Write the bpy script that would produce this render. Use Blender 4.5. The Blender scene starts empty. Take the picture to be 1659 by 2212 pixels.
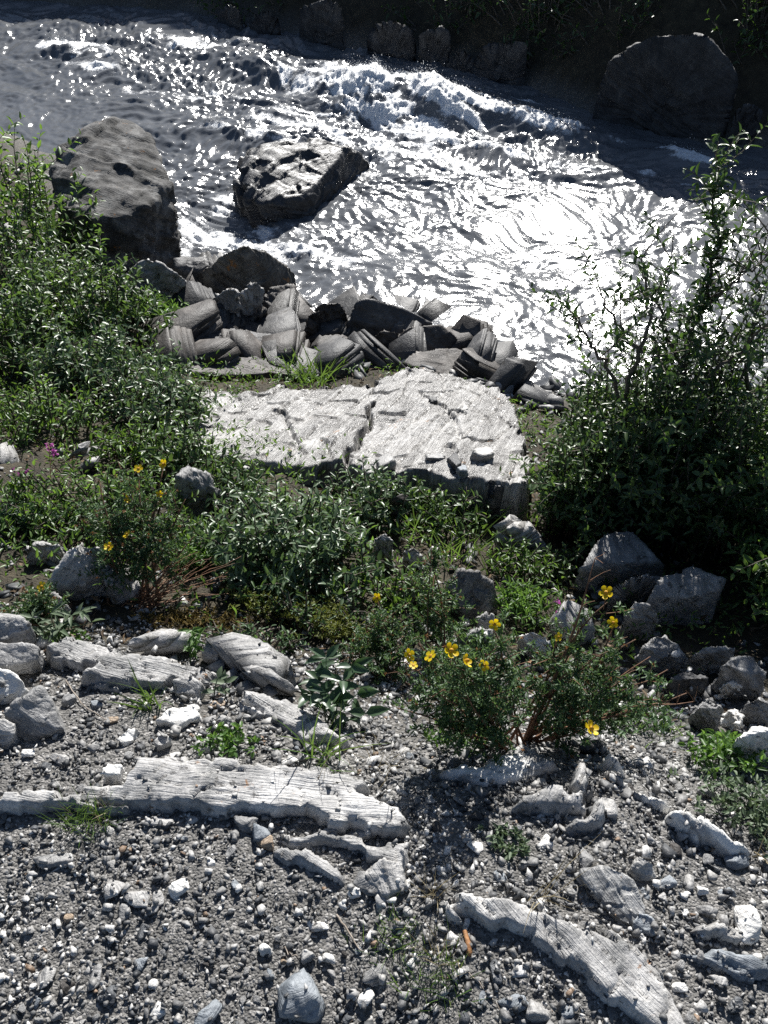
import bpy, bmesh, math, random
import numpy as np
from mathutils import Vector

# ------------------------------------------------------------------ scene, camera, light
scene = bpy.context.scene
COL = scene.collection
random.seed(7)
RNG = np.random.default_rng(7)
R = math.radians

CAM_H, PITCH, VFOV = 1.55, 46.0, 59.0
SUN_EL, SUN_AZ = 33.0, 9.5            # azimuth measured from +Y towards +X
cam_d = bpy.data.cameras.new('camera')
cam = bpy.data.objects.new('camera', cam_d)
COL.objects.link(cam)
cam.location = (0, 0, CAM_H)
cam.rotation_euler = (R(90 - PITCH), 0, 0)
cam_d.sensor_fit = 'VERTICAL'
cam_d.angle = R(VFOV)
cam_d.clip_start = 0.05
cam_d.clip_end = 200
scene.camera = cam

world = bpy.data.worlds.new('World')
scene.world = world
world.use_nodes = True
wn = world.node_tree
wn.nodes.clear()
sky = wn.nodes.new('ShaderNodeTexSky')
sky.sky_type = 'NISHITA'
sky.sun_disc = False
sky.sun_elevation = R(SUN_EL)
sky.sun_rotation = R(SUN_AZ)
sky.altitude = 1200
bg = wn.nodes.new('ShaderNodeBackground')
bg.inputs['Strength'].default_value = 0.05
wo = wn.nodes.new('ShaderNodeOutputWorld')
wn.links.new(sky.outputs[0], bg.inputs[0])
wn.links.new(bg.outputs[0], wo.inputs[0])

sun_d = bpy.data.lights.new('sun', 'SUN')
sun_d.energy = 5.0
sun_d.angle = R(0.5)
sun_d.color = (1.0, 0.975, 0.93)
sun = bpy.data.objects.new('sun', sun_d)
COL.objects.link(sun)
SDIR = Vector((math.sin(R(SUN_AZ)) * math.cos(R(SUN_EL)), math.cos(R(SUN_AZ)) * math.cos(R(SUN_EL)), math.sin(R(SUN_EL))))
sun.rotation_euler = SDIR.to_track_quat('Z', 'Y').to_euler()
sun.location = SDIR * 30

scene.view_settings.view_transform = 'Standard'
scene.view_settings.look = 'None'
scene.view_settings.exposure = 0.95
scene.view_settings.gamma = 1.0
scene.view_settings.use_curve_mapping = False
scene.cycles.max_bounces = 5
scene.cycles.use_denoising = False
scene.cycles.caustics_reflective = False
scene.cycles.caustics_refractive = False

# ------------------------------------------------------------------ pixel <-> place (survey of the photograph, 1659 x 2212 units)
FPX = 1106.0 / math.tan(R(VFOV / 2))
cp, sp = math.cos(R(PITCH)), math.sin(R(PITCH))
FWD, UPV, RT = np.array([0, cp, -sp]), np.array([0, sp, cp]), np.array([1.0, 0, 0])
CAM = np.array([0, 0, CAM_H])


def ray(px, py):
    d = RT * (px - 829.5) / FPX + UPV * (1106 - py) / FPX + FWD
    return d


def az(px, py, z):
    d = ray(px, py)
    return CAM + d * ((z - CAM_H) / d[2])


def project(p):
    q = np.asarray(p) - CAM
    dep = q @ FWD
    return 829.5 + FPX * (q @ RT) / dep, 1106 - FPX * (q @ UPV) / dep


# ------------------------------------------------------------------ noise
def _hash(ix, iy, iz, seed):
    h = (ix.astype(np.uint32) * np.uint32(374761393) + iy.astype(np.uint32) * np.uint32(668265263)
         + iz.astype(np.uint32) * np.uint32(2147483647 - 57885161) + np.uint32((seed * 974711 + 1013904223) & 0xffffffff))
    h = (h ^ (h >> np.uint32(13))) * np.uint32(1274126177)
    h = (h ^ (h >> np.uint32(16))) * np.uint32(2246822519)
    return h ^ (h >> np.uint32(15))


def hash1(i, seed=0):
    i = np.asarray(i).astype(np.int64)
    z = np.zeros_like(i)
    return _hash(i, z, z, seed).astype(np.float64) / 4294967295.0


_GR = np.random.default_rng(99).normal(size=(256, 3)).astype(np.float32)
_GR /= np.linalg.norm(_GR, axis=1)[:, None]
_GX, _GY, _GZ = (np.ascontiguousarray(_GR[:, k]) for k in range(3))
_PM = np.random.default_rng(98).permutation(256).astype(np.int32)
_PM = np.concatenate([_PM, _PM, _PM])


def pn(p, seed=0):
    """gradient noise, about -1..1"""
    p = np.asarray(p, np.float32)
    fl = np.floor(p)
    i = fl.astype(np.int32)
    x, y, z = (p[:, k] - fl[:, k] for k in range(3))
    flat = bool(len(p)) and p[0, 2] == p[-1, 2] and np.ptp(p[:, 2]) == 0
    sx, sy, sz = ((seed * 37) & 255, (seed * 101) & 255, (seed * 59) & 255)
    ix, iy, iz = (i[:, 0] + sx) & 255, (i[:, 1] + sy) & 255, (i[:, 2] + sz) & 255
    ux, uy = (q * q * q * (q * (q * 6 - 15) + 10) for q in (x, y))
    uz = z * z * z * (z * (z * 6 - 15) + 10)
    out = np.zeros(len(p), np.float32)
    for dx in (0, 1):
        px_ = _PM[ix + dx]
        wx = ux if dx else 1 - ux
        for dy in (0, 1):
            pxy = _PM[px_ + iy + dy]
            wxy = wx * (uy if dy else 1 - uy)
            for dz in ((0,) if flat else (0, 1)):
                h = _PM[pxy + iz + dz]
                w = wxy if flat else wxy * (uz if dz else 1 - uz)
                g = _GX[h] * (x - dx) + _GY[h] * (y - dy)
                if not flat:
                    g += _GZ[h] * (z - dz)
                out += w * g
    return (out * 1.6).astype(np.float64)


def fbm(p, oct=4, seed=0, gain=0.5, lac=2.03):
    s, a, q = 0, 1.0, np.asarray(p, float)
    for o in range(oct):
        s = s + a * pn(q, seed + o * 17)
        a *= gain
        q = q * lac + 3.7
    return s


def v2(x, y, k=0.0):
    return np.stack([x, y, np.full_like(x, k)], 1)


# ------------------------------------------------------------------ mesh helpers
def mk(name, V, F, mat=None, parent=None, smooth=False, attrs=None, loc=None):
    V = np.asarray(V, np.float32)
    F = np.asarray(F, np.int32)
    if loc is not None:
        V = V - np.asarray(loc, np.float32)
    me = bpy.data.meshes.new(name)
    k = F.shape[1]
    me.vertices.add(len(V))
    me.vertices.foreach_set('co', V.ravel())
    me.loops.add(F.size)
    me.loops.foreach_set('vertex_index', F.ravel())
    me.polygons.add(len(F))
    me.polygons.foreach_set('loop_start', np.arange(0, F.size, k, dtype=np.int32))
    me.polygons.foreach_set('loop_total', np.full(len(F), k, np.int32))
    if smooth:
        me.polygons.foreach_set('use_smooth', np.ones(len(F), bool))
    for an, av in (attrs or {}).items():
        av = np.asarray(av, np.float32)
        if av.ndim == 1:
            me.attributes.new(an, 'FLOAT', 'POINT').data.foreach_set('value', av)
        else:
            me.attributes.new(an, 'FLOAT_VECTOR', 'POINT').data.foreach_set('vector', av.ravel())
    me.update(calc_edges=True)
    if mat is not None:
        me.materials.append(mat)
    o = bpy.data.objects.new(name, me)
    COL.objects.link(o)
    if loc is not None:
        o.location = loc
    if parent is not None:
        o.parent = parent
        if loc is None:
            pass
    return o


def tag(o, label=None, cat=None, group=None, kind=None):
    if label:
        o['label'] = label
    if cat:
        o['category'] = cat
    if group:
        o['group'] = group
    if kind:
        o['kind'] = kind
    return o


def empty(name, loc, label, cat, group=None):
    o = bpy.data.objects.new(name, None)
    COL.objects.link(o)
    o.location = loc
    o.empty_display_size = 0.05
    return tag(o, label, cat, group)


class Geo:
    """collects triangles"""
    def __init__(self):
        self.V, self.F, self.A, self.n = [], [], [], 0

    def add(self, V, F, a=0.0):
        V = np.asarray(V, float)
        self.V.append(V)
        self.F.append(np.asarray(F, int) + self.n)
        self.A.append(np.broadcast_to(np.asarray(a, float), (len(V),)))
        self.n += len(V)

    def tube(self, pts, r0, r1, sides=5, a=0.5):
        pts = np.asarray(pts, float)
        n = len(pts)
        tan = np.gradient(pts, axis=0)
        tan /= np.linalg.norm(tan, axis=1)[:, None] + 1e-9
        ref = np.array([0.31, 0.17, 0.93]) if abs(tan[0][2]) < 0.8 else np.array([0.95, 0.2, 0.1])
        b = np.cross(tan, ref)
        b /= np.linalg.norm(b, axis=1)[:, None] + 1e-9
        c = np.cross(tan, b)
        rad = np.linspace(r0, r1, n)
        ang = np.arange(sides) * 2 * math.pi / sides
        V = pts[:, None, :] + rad[:, None, None] * (np.cos(ang)[None, :, None] * b[:, None, :] + np.sin(ang)[None, :, None] * c[:, None, :])
        V = np.concatenate([V.reshape(-1, 3), pts[-1:] + tan[-1:] * r1])
        F = []
        for i in range(n - 1):
            for j in range(sides):
                k = (j + 1) % sides
                p, q, r, s = i * sides + j, i * sides + k, (i + 1) * sides + k, (i + 1) * sides + j
                F += [(p, q, r), (p, r, s)]
        for j in range(sides):
            F.append(((n - 1) * sides + j, (n - 1) * sides + (j + 1) % sides, n * sides))
        self.add(V, F, a)

    def build(self, name, mat, parent=None, loc=None, smooth=False):
        if not self.V:
            return None
        V = np.concatenate(self.V)
        if parent is not None:
            V = V - np.array(parent.location)
        return mk(name, V, np.concatenate(self.F), mat, parent, smooth, {'lv': np.concatenate(self.A)}, loc)


LEAF_V = np.array([(0, 0, 0), (.28, 0, -.02), (.30, .5, .10), (.30, -.5, .10), (.66, 0, -.06), (.66, .40, .05), (.66, -.40, .05), (1, 0, -.16)], float)
LEAF_F = np.array([(0, 1, 2), (0, 3, 1), (1, 4, 5), (1, 5, 2), (1, 3, 6), (1, 6, 4), (4, 7, 5), (4, 6, 7)])
BLADE_V = np.array([(0, .5, 0), (0, -.5, 0), (.5, .4, .03), (.5, -.4, .03), (1, 0, -.05)], float)
BLADE_F = np.array([(0, 1, 3), (0, 3, 2), (2, 3, 4)])
DIAM_V = np.array([(0, 0, 0), (.45, .5, .08), (.45, -.5, .08), (1, 0, -.05)], float)
DIAM_F = np.array([(0, 2, 3), (0, 3, 1)])


def leaves(geo, P, D, N, L, W, tmpl=(LEAF_V, LEAF_F), a=None):
    """place one leaf per row: position, direction, approximate normal, length, width"""
    P, D, N = (np.asarray(q, float) for q in (P, D, N))
    if len(P) == 0:
        return
    D = D / (np.linalg.norm(D, axis=1)[:, None] + 1e-9)
    B = np.cross(N, D)
    B /= np.linalg.norm(B, axis=1)[:, None] + 1e-9
    Nn = np.cross(D, B)
    TV, TF = tmpl
    L, W = np.broadcast_to(L, (len(P),)), np.broadcast_to(W, (len(P),))
    V = P[:, None] + (TV[None, :, 0, None] * L[:, None, None]) * D[:, None] + (TV[None, :, 1, None] * W[:, None, None]) * B[:, None] \
        + (TV[None, :, 2, None] * np.minimum(L, W * 3)[:, None, None]) * Nn[:, None]
    F = TF[None] + (np.arange(len(P)) * len(TV))[:, None, None]
    if a is None:
        a = RNG.random(len(P))
    geo.add(V.reshape(-1, 3), F.reshape(-1, 3), np.repeat(np.broadcast_to(a, (len(P),)), len(TV)))


# ------------------------------------------------------------------ materials
class NT:
    def __init__(self, name):
        self.m = bpy.data.materials.new(name)
        self.m.use_nodes = True
        self.t = self.m.node_tree
        self.t.nodes.clear()
        self.out = self.t.nodes.new('ShaderNodeOutputMaterial')

    def n(self, typ, ins=None, **kw):
        nd = self.t.nodes.new('ShaderNode' + typ)
        for k, v in kw.items():
            setattr(nd, k, v)
        for k, v in (ins or {}).items():
            self.put(nd.inputs[k], v)
        return nd

    def put(self, sock, v):
        if isinstance(v, bpy.types.NodeSocket):
            self.t.links.new(v, sock)
        elif isinstance(v, bpy.types.Node):
            self.t.links.new(v.outputs[0], sock)
        else:
            if isinstance(v, (tuple, list)) and len(v) == 3 and sock.type == 'RGBA':
                v = (*v, 1)
            sock.default_value = v

    def attr(self, name):
        return self.n('Attribute', attribute_name=name)

    def math(self, op, a, b=0.0, c=None):
        nd = self.n('Math', operation=op)
        self.put(nd.inputs[0], a)
        self.put(nd.inputs[1], b)
        if c is not None:
            self.put(nd.inputs[2], c)
        return nd.outputs[0]

    def mixc(self, fac, a, b, blend='MIX'):
        nd = self.n('Mix', data_type='RGBA', blend_type=blend)
        self.put(nd.inputs[0], fac)
        self.put(nd.inputs[6], a)
        self.put(nd.inputs[7], b)
        return nd.outputs[2]

    def noise(self, vec, scale, detail=4, rough=0.55, dist=0.0):
        nd = self.n('TexNoise', {'Scale': scale, 'Detail': detail, 'Roughness': rough, 'Distortion': dist})
        if vec is not None:
            self.put(nd.inputs['Vector'], vec)
        return nd.outputs[0]

    def ramp(self, fac, stops):
        nd = self.n('ValToRGB')
        self.put(nd.inputs[0], fac)
        el = nd.color_ramp.elements
        while len(el) < len(stops):
            el.new(0.5)
        for e, (p, c) in zip(el, stops):
            e.position = p
            e.color = (*c, 1) if len(c) == 3 else c
        return nd.outputs[0]

    def smooth(self, v, lo, hi):
        nd = self.n('MapRange', interpolation_type='SMOOTHSTEP')
        self.put(nd.inputs[0], v)
        nd.inputs[1].default_value = lo
        nd.inputs[2].default_value = hi
        return nd.outputs[0]

    def bump(self, h, strength, dist, normal=None):
        nd = self.n('Bump', {'Height': h, 'Strength': strength, 'Distance': dist})
        if normal is not None:
            self.put(nd.inputs['Normal'], normal)
        return nd.outputs[0]

    def done(self, shader):
        self.put(self.out.inputs['Surface'], shader)
        return self.m


def rock_mat(name, dark, mid, light, rough=0.5, spec=0.5, lam=0.65, lichen=0.25, rust=0.0, quartz=0.0, wet=0.0, speck=0.5):
    t = NT(name)
    L = t.attr('lam').outputs['Vector']
    P = t.n('TexCoord').outputs['Object']
    st = t.n('Mapping', {'Vector': L, 'Scale': (5, 5, 70)}).outputs[0]
    st2 = t.n('Mapping', {'Vector': L, 'Scale': (14, 14, 260)}).outputs[0]
    a = t.noise(st, 1.0, 5, 0.6)
    b = t.noise(st2, 1.0, 4, 0.6)
    c = t.noise(P, 9.0, 6, 0.62, 0.4)
    f = t.math('MULTIPLY_ADD', a, 0.5 * lam, t.math('MULTIPLY_ADD', b, 0.35 * lam, t.math('MULTIPLY', c, 1.0 - 0.6 * lam)))
    k = 0.5 * lam + 0.35 * lam + 1 - 0.6 * lam
    col = t.ramp(f, [(0.40 * k, dark), (0.5 * k, mid), (0.61 * k, light)])
    fine = t.noise(P, 160, 4, 0.7)
    col = t.mixc(t.math('MULTIPLY', t.smooth(fine, 0.53, 0.68), speck), col, tuple(0.35 * q for q in mid))
    col = t.mixc(t.math('MULTIPLY', t.smooth(fine, 0.47, 0.3), speck * 0.6), col, tuple(min(0.85, 1.5 * q) for q in light))
    if quartz:
        q = t.smooth(t.noise(t.n('Mapping', {'Vector': L, 'Scale': (4, 4, 16)}).outputs[0], 1.0, 4, 0.5, 0.6), 0.62 - quartz * 0.2, 0.70 - quartz * 0.2)
        col = t.mixc(q, col, (0.72, 0.71, 0.68))
    if lichen:
        l1 = t.smooth(t.noise(P, 22, 6, 0.75, 0.3), 0.60 - lichen * 0.1, 0.66 - lichen * 0.1)
        col = t.mixc(t.math('MULTIPLY', l1, 0.8), col, (0.035, 0.032, 0.028))
    if rust:
        l2 = t.smooth(t.noise(P, 14, 5, 0.7, 0.5), 0.68 - rust * 0.15, 0.74 - rust * 0.15)
        col = t.mixc(t.math('MULTIPLY', l2, 0.85), col, (0.27, 0.12, 0.03))
    h = t.math('ADD', t.math('MULTIPLY', b, 0.8), t.math('ADD', c, t.math('MULTIPLY', fine, 0.35)))
    nrm = t.bump(h, 0.6, 0.012)
    ro = t.math('MULTIPLY_ADD', c, 0.3, rough - 0.15)
    p = t.n('BsdfPrincipled', {'Base Color': col, 'Roughness': ro, 'Specular IOR Level': spec, 'Normal': nrm})
    if wet:
        p.inputs['Coat Weight'].default_value = wet
        p.inputs['Coat Roughness'].default_value = 0.22
    return t.done(p)


M = {}
M['schist'] = rock_mat('grey_schist', (0.10, 0.10, 0.10), (0.21, 0.207, 0.203), (0.40, 0.392, 0.383), 0.5)
M['pale'] = rock_mat('pale_schist', (0.16, 0.155, 0.15), (0.32, 0.312, 0.30), (0.54, 0.525, 0.505), 0.48, rust=0.15)
M['white'] = rock_mat('shiny_white_schist', (0.06, 0.056, 0.052), (0.20, 0.193, 0.185), (0.44, 0.43, 0.415), 0.36, 0.5, lam=0.9, lichen=0.45, rust=0.2)
M['ledge'] = rock_mat('ledge_schist', (0.15, 0.15, 0.147), (0.32, 0.313, 0.305), (0.52, 0.51, 0.495), 0.5, 0.5, lam=0.35, lichen=0.05, rust=0.12)
M['dark'] = rock_mat('dark_schist', (0.045, 0.045, 0.047), (0.062, 0.062, 0.064), (0.14, 0.137, 0.134), 0.52, 0.35, lam=0.35, lichen=0.35)
M['wetrock'] = rock_mat('wet_schist', (0.01, 0.01, 0.011), (0.024, 0.024, 0.026), (0.055, 0.055, 0.057), 0.46, 0.5, lichen=0.2, wet=0.12)
M['brown'] = rock_mat('brown_schist', (0.022, 0.0195, 0.018), (0.055, 0.049, 0.045), (0.125, 0.114, 0.105), 0.56, 0.35, lam=0.35, lichen=0.3, rust=0.1)
M['mossy'] = rock_mat('moss_stained_schist', (0.03, 0.028, 0.024), (0.09, 0.085, 0.075), (0.20, 0.19, 0.17), 0.55, lichen=0.5, rust=0.6)
M['quartz'] = rock_mat('white_quartz', (0.50, 0.48, 0.45), (0.68, 0.67, 0.64), (0.80, 0.79, 0.77), 0.4, 0.5, lam=0.3, lichen=0.0, rust=0.15, speck=0.12)
M['slate'] = rock_mat('dark_slate', (0.035, 0.038, 0.042), (0.075, 0.08, 0.087), (0.15, 0.155, 0.165), 0.5, lichen=0.0, speck=0.3)
M['blue'] = rock_mat('blue_grey_stone', (0.13, 0.145, 0.16), (0.22, 0.24, 0.26), (0.36, 0.38, 0.40), 0.55, lichen=0.05, lam=0.4)
M['tan'] = rock_mat('tan_stone', (0.20, 0.14, 0.09), (0.32, 0.24, 0.165), (0.46, 0.37, 0.28), 0.55, lichen=0.0, lam=0.4)
M['lichen'] = rock_mat('lichen_crusted_rock', (0.06, 0.058, 0.055), (0.14, 0.135, 0.13), (0.30, 0.29, 0.275), 0.6, lichen=0.9)
M['rusty'] = rock_mat('rust_stained_rock', (0.12, 0.12, 0.12), (0.27, 0.27, 0.265), (0.48, 0.47, 0.455), 0.5, lichen=0.2, rust=0.75)
M['greyrough'] = rock_mat('rough_grey_schist', (0.025, 0.025, 0.024), (0.075, 0.073, 0.071), (0.19, 0.187, 0.18), 0.78, 0.22, lam=0.3, lichen=0.5, rust=0.2)
M['shore'] = rock_mat('damp_shore_schist', (0.018, 0.0175, 0.0175), (0.045, 0.044, 0.043), (0.115, 0.112, 0.109), 0.5, 0.4, lam=0.35, lichen=0.2)
M['farrock_shade'] = rock_mat('shade_tinted_far_rock', (0.014, 0.014, 0.015), (0.034, 0.034, 0.036), (0.075, 0.074, 0.073), 0.7, lichen=0.3)  # similar grey rock; the far bank's shade is put into its colour
M['qvein'] = rock_mat('quartz_veined_schist', (0.17, 0.167, 0.16), (0.33, 0.322, 0.31), (0.54, 0.527, 0.505), 0.48, lichen=0.1, rust=0.3, quartz=0.75)


def leaf_mat(name, dark, light, trans, tf=0.32, rough=0.38, spec=0.5, tip=None):
    t = NT(name)
    lv = t.attr('lv').outputs['Fac']
    P = t.n('TexCoord').outputs['Object']
    stops = [(0.0, dark), (0.75, light)]
    if tip:
        stops.append((0.97, light))
        stops.append((1.0, tip))
    col = t.ramp(lv, stops)
    big = t.noise(P, 5.0, 2)
    col = t.mixc(t.math('MULTIPLY', big, 0.5), col, tuple(0.6 * q for q in dark))
    p = t.n('BsdfPrincipled', {'Base Color': col, 'Roughness': rough, 'Specular IOR Level': spec})
    tr = t.n('BsdfTranslucent', {'Color': t.mixc(lv, trans, tuple(0.7 * q for q in trans))})
    mx = t.n('MixShader', {0: tf, 1: p.outputs[0], 2: tr.outputs[0]})
    return t.done(mx.outputs[0])


M['willow'] = leaf_mat('willow_leaf', (0.042, 0.085, 0.028), (0.105, 0.17, 0.062), (0.17, 0.29, 0.05), 0.33, 0.40, 0.42)
M['willow_g'] = leaf_mat('willow_leaf_green', (0.05, 0.11, 0.024), (0.125, 0.21, 0.055), (0.22, 0.38, 0.05), 0.36, 0.42, 0.4)
M['willow_grey'] = leaf_mat('grey_willow_leaf', (0.06, 0.105, 0.05), (0.145, 0.21, 0.11), (0.16, 0.27, 0.07), 0.30, 0.38, 0.45)
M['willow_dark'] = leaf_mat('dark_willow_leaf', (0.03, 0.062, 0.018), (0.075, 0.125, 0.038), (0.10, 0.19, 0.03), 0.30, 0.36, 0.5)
M['cinq'] = leaf_mat('cinquefoil_leaf', (0.04, 0.085, 0.035), (0.09, 0.16, 0.065), (0.16, 0.27, 0.07), 0.32, 0.5, 0.4)
M['herb'] = leaf_mat('herb_leaf', (0.05, 0.11, 0.025), (0.10, 0.19, 0.045), (0.22, 0.40, 0.06), 0.38, 0.45, 0.4)
M['greyherb'] = leaf_mat('grey_herb_leaf', (0.08, 0.12, 0.065), (0.15, 0.20, 0.12), (0.16, 0.23, 0.09), 0.28, 0.55, 0.35)
M['broad'] = leaf_mat('broad_leaf', (0.035, 0.07, 0.035), (0.07, 0.12, 0.055), (0.10, 0.20, 0.05), 0.25, 0.33, 0.55)
M['grass'] = leaf_mat('grass_blade', (0.05, 0.10, 0.02), (0.10, 0.18, 0.04), (0.22, 0.36, 0.06), 0.35, 0.4, 0.45, tip=(0.30, 0.25, 0.11))
M['dryg'] = leaf_mat('dry_grass', (0.26, 0.21, 0.12), (0.44, 0.38, 0.25), (0.30, 0.24, 0.13), 0.25, 0.5, 0.3)
M['juniper'] = leaf_mat('juniper_needle', (0.09, 0.115, 0.02), (0.18, 0.20, 0.045), (0.25, 0.28, 0.05), 0.3, 0.5, 0.3)
M['spruce'] = leaf_mat('spruce_needle', (0.025, 0.065, 0.03), (0.05, 0.11, 0.05), (0.06, 0.14, 0.04), 0.2, 0.45, 0.4)
M['litter'] = leaf_mat('dead_leaf_litter', (0.06, 0.04, 0.025), (0.20, 0.14, 0.085), (0.12, 0.08, 0.04), 0.15, 0.7, 0.2)
M['moss'] = leaf_mat('rusty_moss', (0.06, 0.05, 0.015), (0.20, 0.14, 0.04), (0.18, 0.13, 0.03), 0.2, 0.7, 0.2)
M['seed'] = leaf_mat('seed_head', (0.16, 0.075, 0.03), (0.33, 0.17, 0.07), (0.30, 0.14, 0.05), 0.25, 0.6, 0.3)
M['petal'] = leaf_mat('yellow_petal', (0.75, 0.52, 0.01), (0.82, 0.64, 0.015), (0.85, 0.62, 0.01), 0.35, 0.5, 0.3)
M['pistil'] = leaf_mat('flower_centre', (0.42, 0.20, 0.01), (0.55, 0.30, 0.02), (0.4, 0.2, 0.01), 0.1, 0.6, 0.3)
M['pink'] = leaf_mat('magenta_petal', (0.34, 0.05, 0.28), (0.50, 0.10, 0.42), (0.50, 0.08, 0.40), 0.4, 0.5, 0.3)


def bark_mat(name, a, b):
    t = NT(name)
    P = t.n('TexCoord').outputs['Object']
    n1 = t.noise(P, 60, 5, 0.65)
    col = t.ramp(n1, [(0.35, a), (0.65, b)])
    p = t.n('BsdfPrincipled', {'Base Color': col, 'Roughness': 0.7, 'Specular IOR Level': 0.3, 'Normal': t.bump(n1, 0.6, 0.004)})
    return t.done(p)


M['bark'] = bark_mat('willow_bark', (0.045, 0.038, 0.03), (0.13, 0.11, 0.09))
M['redbark'] = bark_mat('cinquefoil_bark', (0.07, 0.035, 0.02), (0.22, 0.12, 0.07))
M['deadwood'] = bark_mat('dead_wood', (0.16, 0.13, 0.10), (0.36, 0.31, 0.26))
M['chip'] = bark_mat('orange_bark_chip', (0.22, 0.10, 0.04), (0.42, 0.22, 0.10))


def ground_mat():
    t = NT('gravel_soil')
    P = t.n('TexCoord').outputs['Object']
    z = t.attr('zone').outputs['Fac']           # 1 = gravel, 0 = soil and litter
    v = t.n('TexVoronoi', {'Vector': P, 'Scale': 210.0})
    v2_ = t.n('TexVoronoi', {'Vector': P, 'Scale': 95.0})
    g = t.noise(P, 240, 4, 0.6)
    r1 = t.n('SeparateColor', {0: v.outputs['Color']}).outputs[0]
    grav = t.ramp(r1, [(0.0, (0.06, 0.06, 0.06)), (0.5, (0.14, 0.137, 0.13)), (0.8, (0.26, 0.25, 0.24)), (1.0, (0.50, 0.48, 0.46))])
    grav = t.mixc(0.45, grav, t.ramp(g, [(0.35, (0.075, 0.072, 0.066)), (0.65, (0.22, 0.21, 0.196))]))
    s = t.noise(P, 14, 6, 0.7)
    soil = t.ramp(s, [(0.3, (0.020, 0.016, 0.011)), (0.55, (0.05, 0.042, 0.026)), (0.75, (0.10, 0.08, 0.05))])
    col = t.mixc(z, soil, grav)
    h = t.math('ADD', t.math('MULTIPLY', v.outputs['Distance'], -0.9), t.math('ADD', t.math('MULTIPLY', v2_.outputs['Distance'], -0.7), g))
    p = t.n('BsdfPrincipled', {'Base Color': col, 'Roughness': 0.8, 'Specular IOR Level': 0.3, 'Normal': t.bump(h, 0.9, 0.006)})
    return t.done(p)


M['ground'] = ground_mat()


def gravel_mat():
    t = NT('loose_gravel')
    P = t.n('TexCoord').outputs['Object']
    lv = t.attr('lv').outputs['Fac']
    col = t.ramp(lv, [(0.0, (0.035, 0.038, 0.042)), (0.2, (0.07, 0.073, 0.078)), (0.40, (0.14, 0.138, 0.136)), (0.60, (0.25, 0.245, 0.237)), (0.78, (0.36, 0.352, 0.34)), (0.92, (0.47, 0.46, 0.445)), (0.975, (0.64, 0.63, 0.61)), (0.985, (0.66, 0.65, 0.63)), (0.99, (0.30, 0.25, 0.19)), (1.0, (0.22, 0.15, 0.10))])
    n1 = t.noise(P, 190, 5, 0.65)
    col = t.mixc(t.smooth(n1, 0.4, 0.7), col, t.mixc(0.6, col, (0.02, 0.02, 0.02)))
    p = t.n('BsdfPrincipled', {'Base Color': col, 'Roughness': 0.55, 'Specular IOR Level': 0.45, 'Normal': t.bump(n1, 0.5, 0.003)})
    return t.done(p)


M['gravel'] = gravel_mat()


def water_mat():
    t = NT('silty_river_water')
    P = t.n('TexCoord').outputs['Object']
    foam = t.attr('foam').outputs['Fac']
    fl = t.attr('flow').outputs['Vector']
    n1 = t.noise(P, 34, 5, 0.7, 0.3)
    n2 = t.noise(P, 120, 3, 0.7)
    brk = t.math('ADD', t.math('MULTIPLY', n1, 0.75), t.math('MULTIPLY', n2, 0.35))
    fm = t.smooth(t.math('ADD', foam, t.math('SUBTRACT', brk, 0.55)), 0.36, 0.66)
    silt = t.ramp(t.noise(fl, 1.6, 4, 0.6), [(0.3, (0.085, 0.09, 0.098)), (0.7, (0.14, 0.146, 0.155))])
    ripple = t.math('ADD', t.noise(P, 55, 3, 0.6, 0.4), t.math('MULTIPLY', t.noise(P, 150, 3, 0.6), 0.45))
    nr = t.bump(ripple, 0.4, 0.004)
    wat = t.n('BsdfPrincipled', {'Base Color': silt, 'Roughness': 0.17, 'IOR': 1.333, 'Normal': nr})
    nf = t.bump(t.math('ADD', n1, n2), 0.6, 0.012)
    fo = t.n('BsdfPrincipled', {'Base Color': (0.74, 0.75, 0.76), 'Roughness': 0.42, 'Specular IOR Level': 0.5, 'Normal': nf})
    mx = t.n('MixShader', {0: fm, 1: wat.outputs[0], 2: fo.outputs[0]})
    return t.done(mx.outputs[0])


M['water'] = water_mat()

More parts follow.
